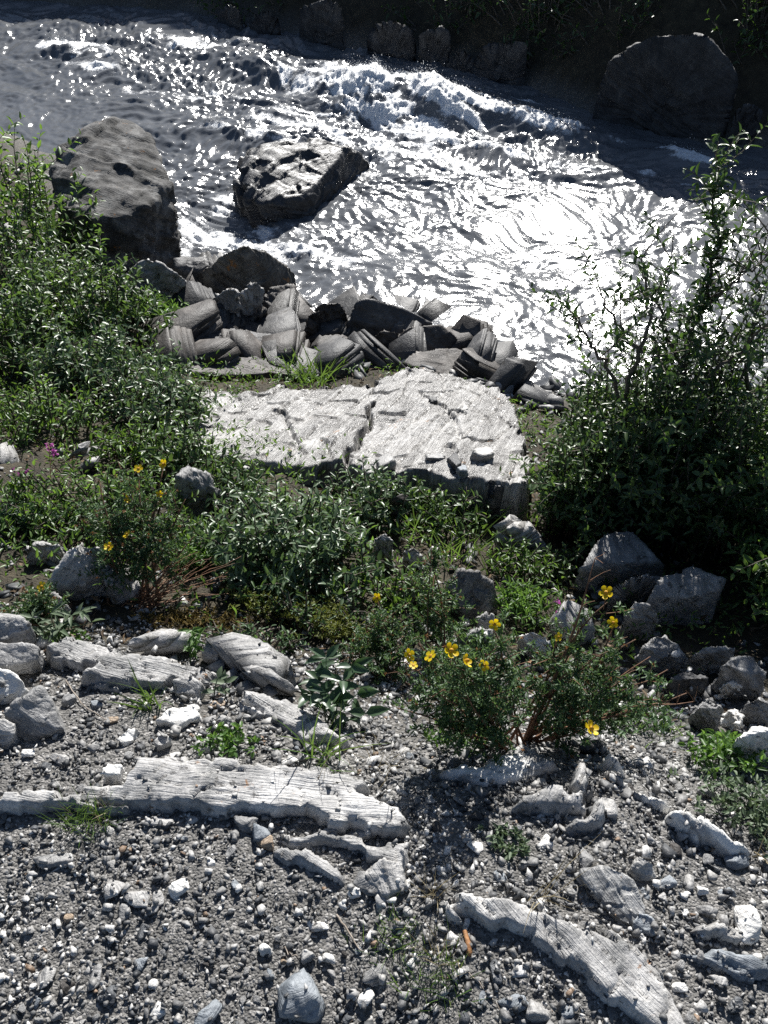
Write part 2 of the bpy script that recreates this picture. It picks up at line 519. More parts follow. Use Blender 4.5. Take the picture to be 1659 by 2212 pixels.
# ------------------------------------------------------------------ terrain: surveyed heights, linear radial interpolation
WZ = -1.35
ANCH = [(-600, 2300, 0), (0, 2212, 0), (829, 2212, 0), (1659, 2212, -.02), (2300, 2300, -.06), (0, 1950, 0), (829, 1950, .0), (1659, 1950, -.05),
        (-500, 1800, 0), (2100, 1850, -.2), (0, 1700, -.01), (450, 1700, -.02), (900, 1720, -.03), (1300, 1700, -.04), (1659, 1750, -.11),
        (0, 1560, -.04), (300, 1560, -.06), (700, 1600, -.06), (1000, 1610, -.13), (1350, 1610, -.18), (1659, 1600, -.27),
        (0, 1400, -.10), (300, 1400, -.14), (600, 1450, -.16), (900, 1500, -.28), (1200, 1480, -.38), (1480, 1500, -.45), (1659, 1450, -.48),
        (0, 1250, -.20), (300, 1280, -.22), (700, 1250, -.36), (1000, 1300, -.42), (1300, 1250, -.58), (1600, 1250, -.68),
        (0, 1050, -.40), (400, 1080, -.42), (800, 1080, -.54), (1100, 1130, -.64), (1400, 1100, -.78), (1659, 1050, -.9),
        (0, 850, -.65), (300, 850, -.70), (700, 950, -.74), (1000, 870, -.95), (1170, 890, -1.25), (1400, 930, -1.15), (1659, 930, -1.2),
        (0, 700, -.88), (250, 700, -.93), (500, 770, -1.05), (700, 740, -1.22), (900, 750, -1.33), (1100, 810, -1.38), (1659, 840, -1.38), (1400, 860, -1.36),
        (0, 500, -1.08), (200, 560, -1.13), (400, 610, -1.22), (560, 640, -1.34), (650, 670, -1.40), (-300, 450, -1.0), (-300, 250, -1.2),
        (0, 330, -1.22), (130, 330, -1.36), (330, 500, -1.45),
        (700, 500, -1.75), (1200, 550, -1.75), (400, 300, -1.75), (1500, 650, -1.75), (1000, 280, -1.75), (300, 130, -1.75), (0, 140, -1.75), (1659, 520, -1.75), (2100, 560, -1.8), (-300, 130, -1.7)]
apts = [az(*a) for a in ANCH]
for x, y, z in ((0, 0, .02), (-1.5, 0, .05), (1.5, 0, -.05), (0, -2, .15), (-3, -1, .2), (3, -1, -.2), (3.2, 2.0, -.6), (-3, 1.8, -.25), (-4.5, 4, -.5), (5, 3.4, -1.0)):
    apts.append(np.array([x, y, z]))
FARLINE = [(-500, -20), (0, 8), (300, 24), (480, 36), (640, 78), (820, 116), (1000, 150), (1200, 215), (1400, 280), (1659, 330), (2000, 395)]
FLW = np.array([az(px, py, WZ) for px, py in FARLINE])
for i, p in enumerate(FLW):
    for dy, z in ((0, WZ - .05), (.5, -.9), (1.1, -.4), (2.0, .2), (4.0, .9), (9.0, 1.8)):
        apts.append(np.array([p[0] + dy * .15, p[1] + dy, z]))
apts = np.array(apts)
_d = np.linalg.norm(apts[:, None, :2] - apts[None, :, :2], axis=2)
_n = len(apts)
_A = np.zeros((_n + 3, _n + 3))
_A[:_n, :_n] = -_d - 0.02 * np.eye(_n)
_A[:_n, _n] = _A[_n, :_n] = 1
_A[:_n, _n + 1:] = apts[:, :2]
_A[_n + 1:, :_n] = apts[:, :2].T
_w = np.linalg.solve(_A, np.concatenate([apts[:, 2], np.zeros(3)]))


def height(x, y):
    x, y = np.atleast_1d(np.asarray(x, float)), np.atleast_1d(np.asarray(y, float))
    out = np.zeros(len(x))
    for s in range(0, len(x), 40000):
        xx, yy = x[s:s + 40000], y[s:s + 40000]
        d = np.sqrt((xx[:, None] - apts[None, :, 0]) ** 2 + (yy[:, None] - apts[None, :, 1]) ** 2)
        out[s:s + 40000] = -d @ _w[:_n] + _w[_n] + _w[_n + 1] * xx + _w[_n + 2] * yy
    return out


_T = np.geomspace(0.8, 16, 700)


def gh(px, py, h=0.0):
    """the place a survey point sees: where its sight line comes h above the terrain"""
    d = ray(px, py)
    P = CAM + d * _T[:, None]
    g = P[:, 2] - height(P[:, 0], P[:, 1]) - h
    k = np.argmax(g < 0) if (g < 0).any() else len(_T) - 1
    if k == 0:
        return P[0]
    a, b = g[k - 1], g[k]
    f = a / (a - b + 1e-9)
    return P[k - 1] * (1 - f) + P[k] * f


def spaced(stops):
    """coordinates from (position, spacing) stops"""
    xs = [stops[0][0]]
    while xs[-1] < stops[-1][0]:
        s = np.interp(xs[-1], [q[0] for q in stops], [q[1] for q in stops])
        xs.append(xs[-1] + s)
    return np.array(xs)


def gridfaces(nx, ny):
    i = np.arange(nx - 1)[None, :] + np.arange(ny - 1)[:, None] * nx
    i = i.ravel()
    return np.stack([i, i + 1, i + 1 + nx, i + nx], 1)


gx = spaced([(-16, 1.0), (-3, .12), (-1.2, .0145), (1.2, .0145), (3, .12), (16, 1.0)])
gy = spaced([(-4, .5), (0.2, .03), (.35, .01), (1.3, .01), (2.0, .03), (5, .06), (11, .12), (24, 1.0)])
X, Y = np.meshgrid(gx, gy)
X, Y = X.ravel(), Y.ravel()
Z = height(X, Y)
q = v2(X, Y)
near = np.clip(1.6 - Y, 0, 1)
Z += (0.03 * fbm(q * 2.2, 4, 3)) * np.clip((Y - .9) * 1.5, .25, 1.6) + 0.006 * fbm(q * 22, 3, 5) * near
zone = np.clip((1.25 - Y + 0.15 * fbm(q * 4, 3, 9)) / .3, 0, 1)
zone = np.maximum(zone, np.clip((Z + 1.22) / -.1, 0, 1) * .6)
tag(mk('ground', np.stack([X, Y, Z], 1), gridfaces(len(gx), len(gy)), M['ground'], smooth=True, attrs={'zone': zone}), kind='structure')

# ------------------------------------------------------------------ river
wx = spaced([(-9, .3), (-4.6, .05), (-3.8, .0125), (3.4, .0105), (4.2, .05), (9, .3)])
wy = spaced([(2.4, .06), (3.5, .0105), (5, .011), (7, .015), (9.5, .025), (12, .1), (14, .4)])
X, Y = np.meshgrid(wx, wy)
X, Y = X.ravel(), Y.ravel()
FL = np.array([0.86, -0.51])                       # downstream
U, W = X * FL[0] + Y * FL[1], -X * FL[1] + Y * FL[0]


def gauss(px, py, ru, rw, ang=0.0):
    c = az(px, py, WZ)
    dx, dy = X - c[0], Y - c[1]
    ca, sa = math.cos(ang), math.sin(ang)
    fx, fy = FL[0] * ca - FL[1] * sa, FL[0] * sa + FL[1] * ca
    a, b = dx * fx + dy * fy, -dx * fy + dy * fx
    return np.exp(-(a / ru) ** 2 - (b / rw) ** 2)


turb = np.zeros_like(X) + .42
for g_ in ((850, 210, 1.3, .9), (1100, 320, 1.3, .6), (640, 270, 1.4, .9), (440, 480, .6, .9), (250, 120, 1.6, .9), (560, 100, 1.4, .7), (430, 150, 1.4, .9)):
    turb = np.maximum(turb, .42 + .6 * gauss(*g_))
turb *= 1 - .12 * gauss(1300, 480, 1.3, 1.0)
turb *= 1 - .45 * gauss(1600, 700, 1.1, .9) - .25 * gauss(60, 220, 1.2, .7)
wr = 0.25 * np.stack([fbm(v2(X, Y) * 1.1, 2, 31), fbm(v2(X, Y) * 1.1, 2, 37)], 1)
Uq, Wq = U + wr[:, 0], W + wr[:, 1]
H = np.zeros_like(X)
chop = 1 + 1.3 * np.maximum(gauss(330, 150, 2.6, 1.3), gauss(560, 330, 1.6, .9))
H += .040 * turb * fbm(v2(Uq * 1.5, Wq * 2.2), 2, 41)
H += .026 * turb * fbm(v2(Uq * 3.6, Wq * 4.8), 2, 43)
r_ = 1 - np.abs(pn(v2(Uq * 6.5, Wq * 8.5), 47))
H += .017 * turb * (r_ - .7)
H += .0078 * chop * (.2 + turb) * fbm(v2(Uq * 13, Wq * 17), 2, 53)
r_ = .7 + .9 * fbm(v2(Uq * 22, Wq * 30), 2, 59)
H += .0042 * chop * (.2 + turb) * (r_ - .7)
H += .0016 * (.45 + turb) * pn(v2(Uq * 44, Wq * 50), 61)
# big standing waves, holes and pillows
BUMPS = [(860, 200, .75, .20, .1, .30), (760, 205, .30, .22, 0, .10), (960, 235, .42, .16, .1, .16), (820, 262, .55, .13, .05, -.16), (985, 272, .30, .10, 0, -.10),
         (560, 180, .42, .14, .15, -.15), (560, 140, .5, .16, .1, .13), (1170, 285, .45, .15, 0, .17), (1230, 320, .4, .10, 0, -.07), (1490, 345, .3, .12, 0, .10),
         (160, 115, .45, .18, .2, .12), (980, 310, .7, .09, .1, .10), (600, 285, .8, .12, .25, .09), (620, 330, .4, .10, 0, .06), (1050, 520, .35, .12, .4, -.07),
         (1180, 575, .22, .10, .5, -.05), (1000, 590, .35, .10, .5, .05), (480, 300, .6, .1, .3, .05)]
for px, py, ru, rw, an, am in BUMPS:
    H += .42 * am * gauss(px, py, ru * 1.1, rw * 1.25, an) * (1 + .35 * fbm(v2(X, Y) * 3.1, 2, 71))
# foam
foam = np.zeros_like(X)
FOAM = [(840, 200, .75, .36, .1, 1.1), (690, 180, .4, .2, .1, 1.0), (1000, 240, .42, .26, .1, 1.1), (860, 255, .6, .16, .05, .9), (740, 290, .9, .14, .15, .62), (940, 350, .9, .16, .1, .55), (420, 90, .5, .3, .2, .5), (380, 200, .7, .16, .3, .45), (1180, 280, .34, .13, 0, 1.0),
        (1020, 318, .75, .075, .08, .95), (1160, 345, .9, .10, .05, .5), (1485, 345, .24, .10, 0, .95), (1380, 370, .6, .05, 0, .55), (160, 110, .38, .17, .2, .95), (215, 150, .3, .1, .3, .6),
        (560, 265, .75, .07, .3, .5), (520, 300, .45, .10, .2, .55), (700, 245, .6, .10, .2, .45), (430, 500, .22, .20, .3, .75), (500, 520, .42, .10, 0, .95), (660, 545, .55, .09, .1, .7),
        (480, 440, .12, .30, .4, .6), (800, 380, .5, .10, 0, .40), (640, 500, .3, .08, 0, .55), (370, 545, .2, .1, .3, .7), (560, 500, .3, .1, .2, .6), (1120, 215, .35, .05, -.1, .5), (1300, 300, .5, .05, -.05, .4)]
for px, py, ru, rw, an, am in FOAM:
    foam = np.maximum(foam, am * gauss(px, py, ru, rw, an))
lac = 1 - np.abs(pn(v2(Uq * 2.2, Wq * 6), 81)) * 2.2
foam = foam * (.88 + .75 * fbm(v2(Uq * 4, Wq * 7), 3, 83) * 1.35) + .34 * np.clip(lac, 0, 1) * (turb - .45)
Hp = H
foam = np.clip(foam + .8 * np.clip(H - .13, 0, .2) * turb, 0, 1.1)
ff = np.clip((foam - .3) / .4, 0, 1)
H = H + ff * (.024 * np.abs(fbm(v2(X, Y) * 10, 3, 91)) + .012 * fbm(v2(X, Y) * 34, 2, 93))
flow = np.stack([Uq * .8, Wq * 4, H], 1)
RV, RF = np.stack([X, Y, WZ + H], 1), gridfaces(len(wx), len(wy))
dry = height(X, Y) > RV[:, 2] + .12
RF = RF[~dry[RF].all(1)]
ku = np.unique(RF)
mp = np.full(len(X), -1)
mp[ku] = np.arange(len(ku))
tag(mk('river', RV[ku], mp[RF], M['water'], smooth=True, attrs={'foam': foam[ku], 'flow': flow[ku]}), kind='structure')

# drops and froth thrown up where the water breaks
t_ = NT('white_froth')
fd = t_.n('BsdfDiffuse', {'Color': (0.82, 0.83, 0.84)})
ftr = t_.n('BsdfTranslucent', {'Color': (0.82, 0.83, 0.84)})
M['froth'] = t_.done(t_.n('MixShader', {0: 0.45, 1: fd.outputs[0], 2: ftr.outputs[0]}).outputs[0])
rf = np.random.default_rng(77)
area = np.outer(np.gradient(wy), np.gradient(wx)).ravel()
pw = np.clip(foam - .42, 0, .7) ** 1.4 * area * (np.abs(X) < 4.5)
idx = rf.choice(len(X), 6000, p=pw / pw.sum())
m_ = len(idx)
TT = np.array([(1, 0, 0), (-.5, .87, 0), (-.5, -.87, 0), (0, 0, 1.2), (0, 0, -.6)])
TTF = np.array([(0, 1, 3), (1, 2, 3), (2, 0, 3), (1, 0, 4), (2, 1, 4), (0, 2, 4)])
rr = .0014 + .0035 * rf.random(m_) ** 2.5
cpos = np.stack([X[idx] + rf.normal(size=m_) * .012, Y[idx] + rf.normal(size=m_) * .012, WZ + H[idx] + rf.exponential(.010 + .022 * np.clip(foam[idx] - .5, 0, .6)) - .002], 1)
ang = rf.uniform(0, 6.28, m_)
TV = TT[None] * rr[:, None, None] * rf.uniform(.6, 1.4, (m_, 1, 3))
TV = np.stack([TV[..., 0] * np.cos(ang)[:, None] - TV[..., 1] * np.sin(ang)[:, None], TV[..., 0] * np.sin(ang)[:, None] + TV[..., 1] * np.cos(ang)[:, None], TV[..., 2]], 2) + cpos[:, None]
tag(mk('whitewater_spray', TV.reshape(-1, 3), (TTF[None] + (np.arange(m_) * 5)[:, None, None]).reshape(-1, 3), M['froth']), 'white froth and drops thrown up over the rapids', 'spray', kind='stuff')

# ------------------------------------------------------------------ rocks
_cs = {}


def cubesphere(n):
    if n in _cs:
        return _cs[n]
    g = np.tan(np.linspace(-1, 1, n + 1) * math.pi / 4)
    A, B = np.meshgrid(g, g)
    A, B = A.ravel(), B.ravel()
    o = np.ones_like(A)
    V, F = [], []
    f = gridfaces(n + 1, n + 1)
    for k, (P, fl) in enumerate((((o, A, B), 0), ((-o, A, B), 1), ((A, o, B), 1), ((A, -o, B), 0), ((A, B, o), 0), ((A, B, -o), 1))):
        V.append(np.stack(P, 1))
        F.append((f[:, ::-1] if fl else f) + k * len(A))
    V, F = np.concatenate(V), np.concatenate(F)
    key = np.round(V * 1e5).astype(np.int64)
    _, idx, inv = np.unique(key, axis=0, return_index=True, return_inverse=True)
    V = V[idx]
    F = inv.ravel()[F]
    V = V / np.linalg.norm(V, axis=1)[:, None]
    _cs[n] = (V, F)
    return _cs[n]


def vnormals(V, F):
    n = np.cross(V[F[:, 2]] - V[F[:, 0]], V[F[:, 3]] - V[F[:, 1]])
    N = np.zeros_like(V)
    for k in range(4):
        for c in range(3):
            N[:, c] += np.bincount(F[:, k], n[:, c], len(V))
    return N / (np.linalg.norm(N, axis=1)[:, None] + 1e-12)


def hull_planes(P):
    bm = bmesh.new()
    for p in P:
        bm.verts.new(p)
    r = bmesh.ops.convex_hull(bm, input=bm.verts)
    bm.normal_update()
    c = np.mean(np.array(P), axis=0)
    pl = []
    for f in bm.faces:
        if f.calc_area() < 1e-9:
            continue
        n = np.array(f.normal)
        d = float(n @ np.array(f.verts[0].co))
        if n @ c > d:
            n, d = -n, -d
        pl.append((*n, d))
    bm.free()
    return np.array(pl)


SEED = [100]


def rock_shape(pts, n=30, strata=(0.1, 0.3, 0.95), disp=.02, layer=.02, thick=.04, fine=.004, edge=60, cracks=None, seed=None, warp=1.0, chips=9, block=None, topl=.55, jag=None, keep=.80):
    """a rock body: half-space intersection of the surveyed corner points, split along its foliation, chipped and roughened"""
    if seed is None:
        SEED[0] += 13
        seed = SEED[0]
    pts = np.asarray(pts, float)
    lo, hi = pts.min(0), pts.max(0)
    c, s = (lo + hi) / 2, (hi - lo) / 2 + 1e-4
    q = (pts - c) / s
    pl = hull_planes([tuple(v) for v in q])
    ctr = q.mean(0) * .6
    D, F = cubesphere(n)
    if chips:
        rc_ = np.random.default_rng(seed)
        cd = rc_.normal(size=(chips, 3))
        cd[:, 2] = np.abs(cd[:, 2]) * .8
        cd /= np.linalg.norm(cd, axis=1)[:, None]
        sup = (cd @ q.T).max(1) - cd @ ctr
        pl = np.concatenate([pl, np.concatenate([cd, (cd @ ctr + sup * rc_.uniform(keep, .98, chips))[:, None]], 1)])
    off = pl[:, 3] - pl[:, :3] @ ctr
    off = np.maximum(off, .03)
    m = np.maximum(D @ (pl[:, :3] / off[:, None]).T, 1e-6)
    mx = m.max(1)
    r = 1.0 / (mx * (np.sum((m / mx[:, None]) ** edge, axis=1)) ** (1.0 / edge))
    V = c + s * (ctr + D * r[:, None])
    size = float(np.min(hi - lo))
    st = np.array(strata, float)
    st /= np.linalg.norm(st)
    e1 = np.cross(st, (0.3, 0.9, 0.2))
    e1 /= np.linalg.norm(e1)
    e2 = np.cross(st, e1)
    N = vnormals(V, F)
    sc = .5 / max(size, .02)
    V = V + N * (disp * fbm(V * min(sc * 3, 14), 3, seed))[:, None]
    N = vnormals(V, F)
    t = V @ st + warp * .35 * thick * fbm(V * min(sc * 4, 18), 3, seed + 3)
    a, b = V @ e1, V @ e2
    side = np.clip(1 - (N @ st) ** 2, 0, 1)
    li = np.floor(t / thick)
    fr = t / thick - li
    h0, h1 = hash1(li.astype(np.int64) + 5000, seed), hash1(li.astype(np.int64) + 5001, seed)
    k = np.clip((fr - .82) / .18, 0, 1)
    lay = h0 * (1 - k) + h1 * k - .5
    li2 = np.floor(t / (thick * .31))
    lay = lay + .4 * (hash1(li2.astype(np.int64) + 9000, seed + 1) - .5)
    # layers break off along cross joints
    brk = .6 + .8 * pn(np.stack([a * min(sc * 5, 22), b * min(sc * 5, 22), li * 3.7], 1), seed + 5)
    V = V + N * (layer * lay * brk * side)[:, None]
    top = np.clip((N @ st) ** 2 * 1.6 - .5, 0, 1)
    sp_ = fbm(np.stack([a * min(sc * 2.5, 9), b * min(sc * 5, 15), t * 0], 1), 4, seed + 7)
    V = V - N * (layer * topl * (np.floor(sp_ * 3.2) / 3.2) * top)[:, None]
    bs = block or size * .35
    cw = .25 * pn(V * (2.0 / bs), seed + 23)
    ca, cb, ct = np.floor(a / bs + cw + .3 * t / bs), np.floor(b / (bs * .6) - cw), np.floor(t / (thick * 1.9))
    hb = _hash(ca.astype(np.int64) + 900, cb.astype(np.int64) + 900, ct.astype(np.int64) + 900, seed).astype(float) / 4294967295.0
    V = V + N * ((layer * .9 if jag is None else jag) * (hb - .5) * (.15 + .85 * side) * (1.0 if jag is None else np.clip(1.2 - N[:, 2] ** 2 * 1.3, 0, 1)))[:, None]
    ff_ = min(60.0, n / (4.5 * float(np.max(hi - lo))))
    V = V + N * (fine * fbm(np.stack([a * ff_ * .6, b * ff_ * .6, t * ff_], 1), 2, seed + 9))[:, None]
    if cracks:
        for poly, wd, dp in cracks:
            poly = np.asarray(poly)
            best = np.full(len(V), 9.0)
            jit = .010 * fbm(V * 14, 2, seed + 19)
            for p, q_ in zip(poly[:-1], poly[1:]):
                d = (q_ - p)[:2]
                tt = np.clip(((V[:, :2] - p[:2]) @ d) / (d @ d), 0, 1)
                best = np.minimum(best, np.linalg.norm(V[:, :2] - p[:2] - tt[:, None] * d, axis=1))
            best = np.abs(best + jit)
            V[:, 2] -= dp * np.clip(1.3 - best / wd, 0, 1) * (N[:, 2] > .3)
    lam = np.stack([V @ e1, V @ e2, t], 1)
    return V, F, lam + (seed % 37)


TOPS = []


def rock(name, label, cat, pts, mat, group=None, **kw):
    V, F, lam = rock_shape(pts, **kw)
    g_ = height(V[:, 0], V[:, 1])
    low = V[:, 2] < np.maximum(g_ - .03, WZ - .15 if V[:, 2].min() < WZ - .1 else -9)
    F = F[~low[F].all(1)]
    used = np.unique(F)
    mp = np.full(len(V), -1)
    mp[used] = np.arange(len(used))
    V, lam, F = V[used], lam[used], mp[F]
    if V[:, 1].min() < 1.4:
        TOPS.append((V, F))
    c = np.asarray(pts).mean(0)
    c[2] = np.asarray(pts)[:, 2].min()
    return tag(mk(name, V, F, mat, attrs={'lam': lam}, loc=c), label, cat, group)


def prism(top, zb=None, flare=.05, deep=.12, absz=False):
    """corner points: a surveyed top outline (x, y, height above terrain or absolute z) plus the same outline widened and sunk into the ground"""
    T = np.array([az(*p) if absz else gh(*p) for p in top])
    c = T.mean(0)
    base = T.copy()
    base[:, :2] = c[:2] + (T[:, :2] - c[:2]) * (1 + flare)
    g = height(base[:, 0], base[:, 1]) - deep
    base[:, 2] = np.minimum(g if zb is None else zb, T[:, 2] - .03)
    return np.concatenate([T, base])


def layered_shape(pts, strata=(.1, .3, .95), thick=.03, jag=.05, k=13, rings=2, und=.003, steps=0.0, plates=0, lamdir=None, seed=None, ragged=.02, crackline=None, m=1, follow=.88, **_):
    """schist body: a stack of broken sheets that together fill the surveyed hull"""
    if seed is None:
        SEED[0] += 13
        seed = SEED[0]
    rnd = np.random.default_rng(seed)
    pts = np.asarray(pts, float)
    bm = bmesh.new()
    for p in pts:
        bm.verts.new(p)
    bmesh.ops.convex_hull(bm, input=bm.verts)
    bm.normal_update()
    c = pts.mean(0)
    pl, ed = [], []
    for f in bm.faces:
        if f.calc_area() < 1e-8:
            continue
        nn = np.array(f.normal)
        d = float(nn @ np.array(f.verts[0].co))
        if nn @ c > d:
            nn, d = -nn, -d
        pl.append((*nn, d))
    for e in bm.edges:
        if e.link_faces:
            ed.append((np.array(e.verts[0].co), np.array(e.verts[1].co)))
    bm.free()
    pl = np.array(pl)
    st = np.array(strata, float)
    st /= np.linalg.norm(st)
    e1 = np.cross(st, (0.3, 0.9, 0.2))
    e1 /= np.linalg.norm(e1)
    e2 = np.cross(st, e1)
    tv = pts @ st
    t0, t1 = tv.min(), tv.max()
    eps = (t1 - t0) * .012

    def centre(t):
        X_ = []
        for a, b in ed:
            ta, tb = a @ st - t, b @ st - t
            if ta * tb < 0:
                X_.append(a + (b - a) * (ta / (ta - tb)))
        return np.mean(X_, axis=0) if len(X_) >= 3 else None

    def radius(p0, D):
        o = pl[:, 3] - pl[:, :3] @ p0
        den = D @ pl[:, :3].T
        r = np.where(den > 1e-6, np.maximum(o, 0)[None] / np.maximum(den, 1e-6), 1e9)
        return r.min(1)

    bnd = [t0]
    while bnd[-1] < t1:
        bnd.append(bnd[-1] + thick * (.25 + rnd.exponential(.85)))
    bnd[-1] = t1
    if len(bnd) > 2 and bnd[-1] - bnd[-2] < .8 * thick:
        del bnd[-2]
    V, F, nV = [], [], 0
    size = np.linalg.norm(pts.max(0) - pts.min(0))
    fq = 2.2 / max(size, .05)
    base = rnd.normal(size=64)
    th = (np.arange(k) + rnd.uniform(-.38, .38, k)) * 2 * math.pi / k

    def disp(P):
        h = und * fbm(P * fq * 3, 4, seed + 3)
        if steps:
            w = fbm(np.stack([P @ e1 * fq * 4, P @ e2 * fq * 4, P[:, 0] * 0], 1), 4, seed + 5)
            h = h + steps * (np.floor(w * 4) / 4)
        if crackline is not None:
            best = np.full(len(P), 9.0)
            for a, b in zip(crackline[:-1], crackline[1:]):
                d = (b - a)[:2]
                u_ = np.clip(((P[:, :2] - a[:2]) @ d) / (d @ d), 0, 1)
                best = np.minimum(best, np.linalg.norm(P[:, :2] - a[:2] - u_[:, None] * d, axis=1))
            h = h - .04 * np.clip(1.3 - best / .0075, 0, 1)
        return h

    L = list(zip(bnd[:-1], bnd[1:]))
    for li, (tb, tt) in enumerate(L):
        tm = (tb + tt) / 2
        p0 = centre(np.clip(tm, t0 + eps, t1 - eps))
        if p0 is None:
            continue
        thl = th
        D = np.cos(thl)[:, None] * e1 + np.sin(thl)[:, None] * e2
        rm = radius(p0, D)
        rr = []
        for te in (tb, tt):
            te = np.clip(te, t0 + eps, t1 - eps)
            pe = p0 + st * (te - p0 @ st)
            inside = (pl[:, 3] - pl[:, :3] @ pe).min() > 0
            rr.append((1 - follow) * rm + follow * radius(pe, D) if inside else rm * .9)
        nz = 1 + jag * base[np.arange(k) % 64] + ragged * rnd.normal(size=k)
        sc = rnd.uniform(.985, 1.01) if rnd.random() > .16 else rnd.uniform(.95, .98)
        lastl = li == len(L) - 1
        R_ = rings if lastl else 1
        Dl, Dt = D * (rr[0] * nz * sc)[:, None], D * (rr[1] * nz * sc)[:, None]
        K = k * m
        if m > 1:                         # straight broken edges between the corners
            w_ = (np.arange(m) / m)[None, :, None]
            Dl, Dt = (((1 - w_) * q[:, None] + w_ * np.roll(q, -1, 0)[:, None]).reshape(-1, 3) for q in (Dl, Dt))
            rg = 1 + .35 * ragged * rnd.normal(size=(K, 1))
            Dl = Dl * rg
        else:
            rg = np.ones((K, 1))
        lo = p0 + st * (tb - p0 @ st) + Dl
        fr_ = np.linspace(1, 0, R_ + 1)[:-1]
        top = [p0 + st * (tt - p0 @ st) + Dt * f * (1 + (rg - 1) * f ** 6) for f in fr_]
        if lastl:
            top = [q + st * disp(q)[:, None] for q in top]
        cc = p0 + st * (tt - p0 @ st)
        if lastl:
            cc = cc + st * disp(cc[None])[0]
        lc = p0 + st * (tb - p0 @ st)
        A = np.concatenate([lo] + top + [cc[None], lc[None]])
        j = np.arange(K)
        j2 = (j + 1) % K
        for r in range(R_):
            a, b = r * K, (r + 1) * K
            F.append(np.stack([a + j, a + j2, b + j2], 1) + nV)
            F.append(np.stack([a + j, b + j2, b + j], 1) + nV)
        a = R_ * K
        F.append(np.stack([a + j, a + j2, np.full(K, len(A) - 2)], 1) + nV)
        F.append(np.stack([j2, j, np.full(K, len(A) - 1)], 1) + nV)
        V.append(A)
        nV += len(A)
    if plates:
        p0 = centre(t1 - eps * 2)
        for i in range(plates):
            a = rnd.uniform(0, 6.28)
            D = (math.cos(a) * e1 + math.sin(a) * e2)
            rmax = radius(p0, D[None])[0]
            q0 = p0 + D * rmax * math.sqrt(rnd.random()) * .86
            kk = rnd.integers(6, 10)
            ta = (np.arange(kk) + rnd.uniform(-.4, .4, kk)) * 2 * math.pi / kk
            rad = rmax * rnd.uniform(.06, .26) * rnd.uniform(.55, 1.1, kk)
            an = rnd.uniform(0, 3.14)
            ex, ey = math.cos(an) * e1 + math.sin(an) * e2, -math.sin(an) * e1 + math.cos(an) * e2
            ring = q0 + np.cos(ta)[:, None] * ex * rad[:, None] * 1.5 + np.sin(ta)[:, None] * ey * rad[:, None] * .7
            dz = t1 - p0 @ st
            h = thick * rnd.uniform(.15, .45)
            lo = ring + st * (dz - .01)
            hi = q0 + (ring - q0) * .93 + st * (dz + h * rnd.uniform(.3, 1.2, kk))[:, None] + st * disp(ring)[:, None]
            cc = q0 + st * (dz + h * .9) + st * disp(q0[None])[0]
            A = np.concatenate([lo, hi, cc[None]])
            j = np.arange(kk)
            j2 = (j + 1) % kk
            F += [np.stack([j, j2, kk + j2], 1) + nV, np.stack([j, kk + j2, kk + j], 1) + nV, np.stack([kk + j, kk + j2, np.full(kk, 2 * kk)], 1) + nV]
            V.append(A)
            nV += len(A)
    V, F = np.concatenate(V), np.concatenate(F)
    if lamdir is not None:
        st = np.array(lamdir, float)
        st /= np.linalg.norm(st)
        e1 = np.cross(st, (0.3, 0.9, 0.2))
        e1 /= np.linalg.norm(e1)
        e2 = np.cross(st, e1)
    lam = np.stack([V @ e1, V @ e2, V @ st + .3 * thick * fbm(V * fq * 4, 2, seed + 9)], 1) + (seed % 37)
    return V, F, lam


def PR(name, label, cat, top, mat, zb=None, flare=.05, deep=.1, absz=False, group=None, **kw):
    P = prism(top, zb, flare, deep, absz)
    if not kw.pop('lay', True):
        for z_ in ('k', 'lj', 'ragged', 'und', 'rings', 'steps', 'plates', 'lamdir'):
            kw.pop(z_, None)
        return rock(name, label, cat, P, M[mat], group, **kw)
    kw.pop('jag', None)
    if 'lj' in kw:
        kw['jag'] = kw.pop('lj')
    V, F, lam = layered_shape(P, **kw)
    if V[:, 1].min() < 1.4:
        TOPS.append((V, F))
    c = P.mean(0)
    c[2] = P[:, 2].min()
    return tag(mk(name, V, F, M[mat], attrs={'lam': lam}, loc=c), label, cat, group)


G_RIV = 'boulders standing in the river'
G_NEAR = 'rocks along the near waterline'
G_LEDGE = 'bedrock outcrops in the gravel'
# -- river boulders
PR('boulder', 'big pale topped grey boulder at the left edge of the water behind leafy twigs', 'boulder',
   [(115, 330, -.8), (165, 285, -.68), (235, 242, -.64), (305, 258, -.66), (345, 320, -.7), (365, 390, -.78), (385, 450, -.92), (300, 470, -.78), (200, 470, -.74), (110, 450, -.8)], 'greyrough', zb=-1.7, flare=.04,
   absz=True, group=G_RIV, n=70, strata=(.3, .5, .8), disp=.022, layer=.035, thick=.05, fine=.014, block=.3, chips=5, keep=.93, edge=40, topl=.12, lay=False)
PR('boulder', 'black wet layered boulder alone in the middle of the white rapids', 'boulder',
   [(508, 375, -1.16), (528, 318, -1.08), (590, 292, -1.04), (700, 298, -1.1), (755, 318, -1.16), (805, 346, -1.33), (735, 395, -1.3), (660, 425, -1.22), (560, 440, -1.2), (512, 420, -1.22)], 'wetrock', zb=-1.75, flare=.16,
   absz=True, group=G_RIV, n=70, lay=False, topl=.25, strata=(.55, -.5, .6), disp=.012, layer=.075, thick=.035, fine=.006, block=.2, chips=5, keep=.9)
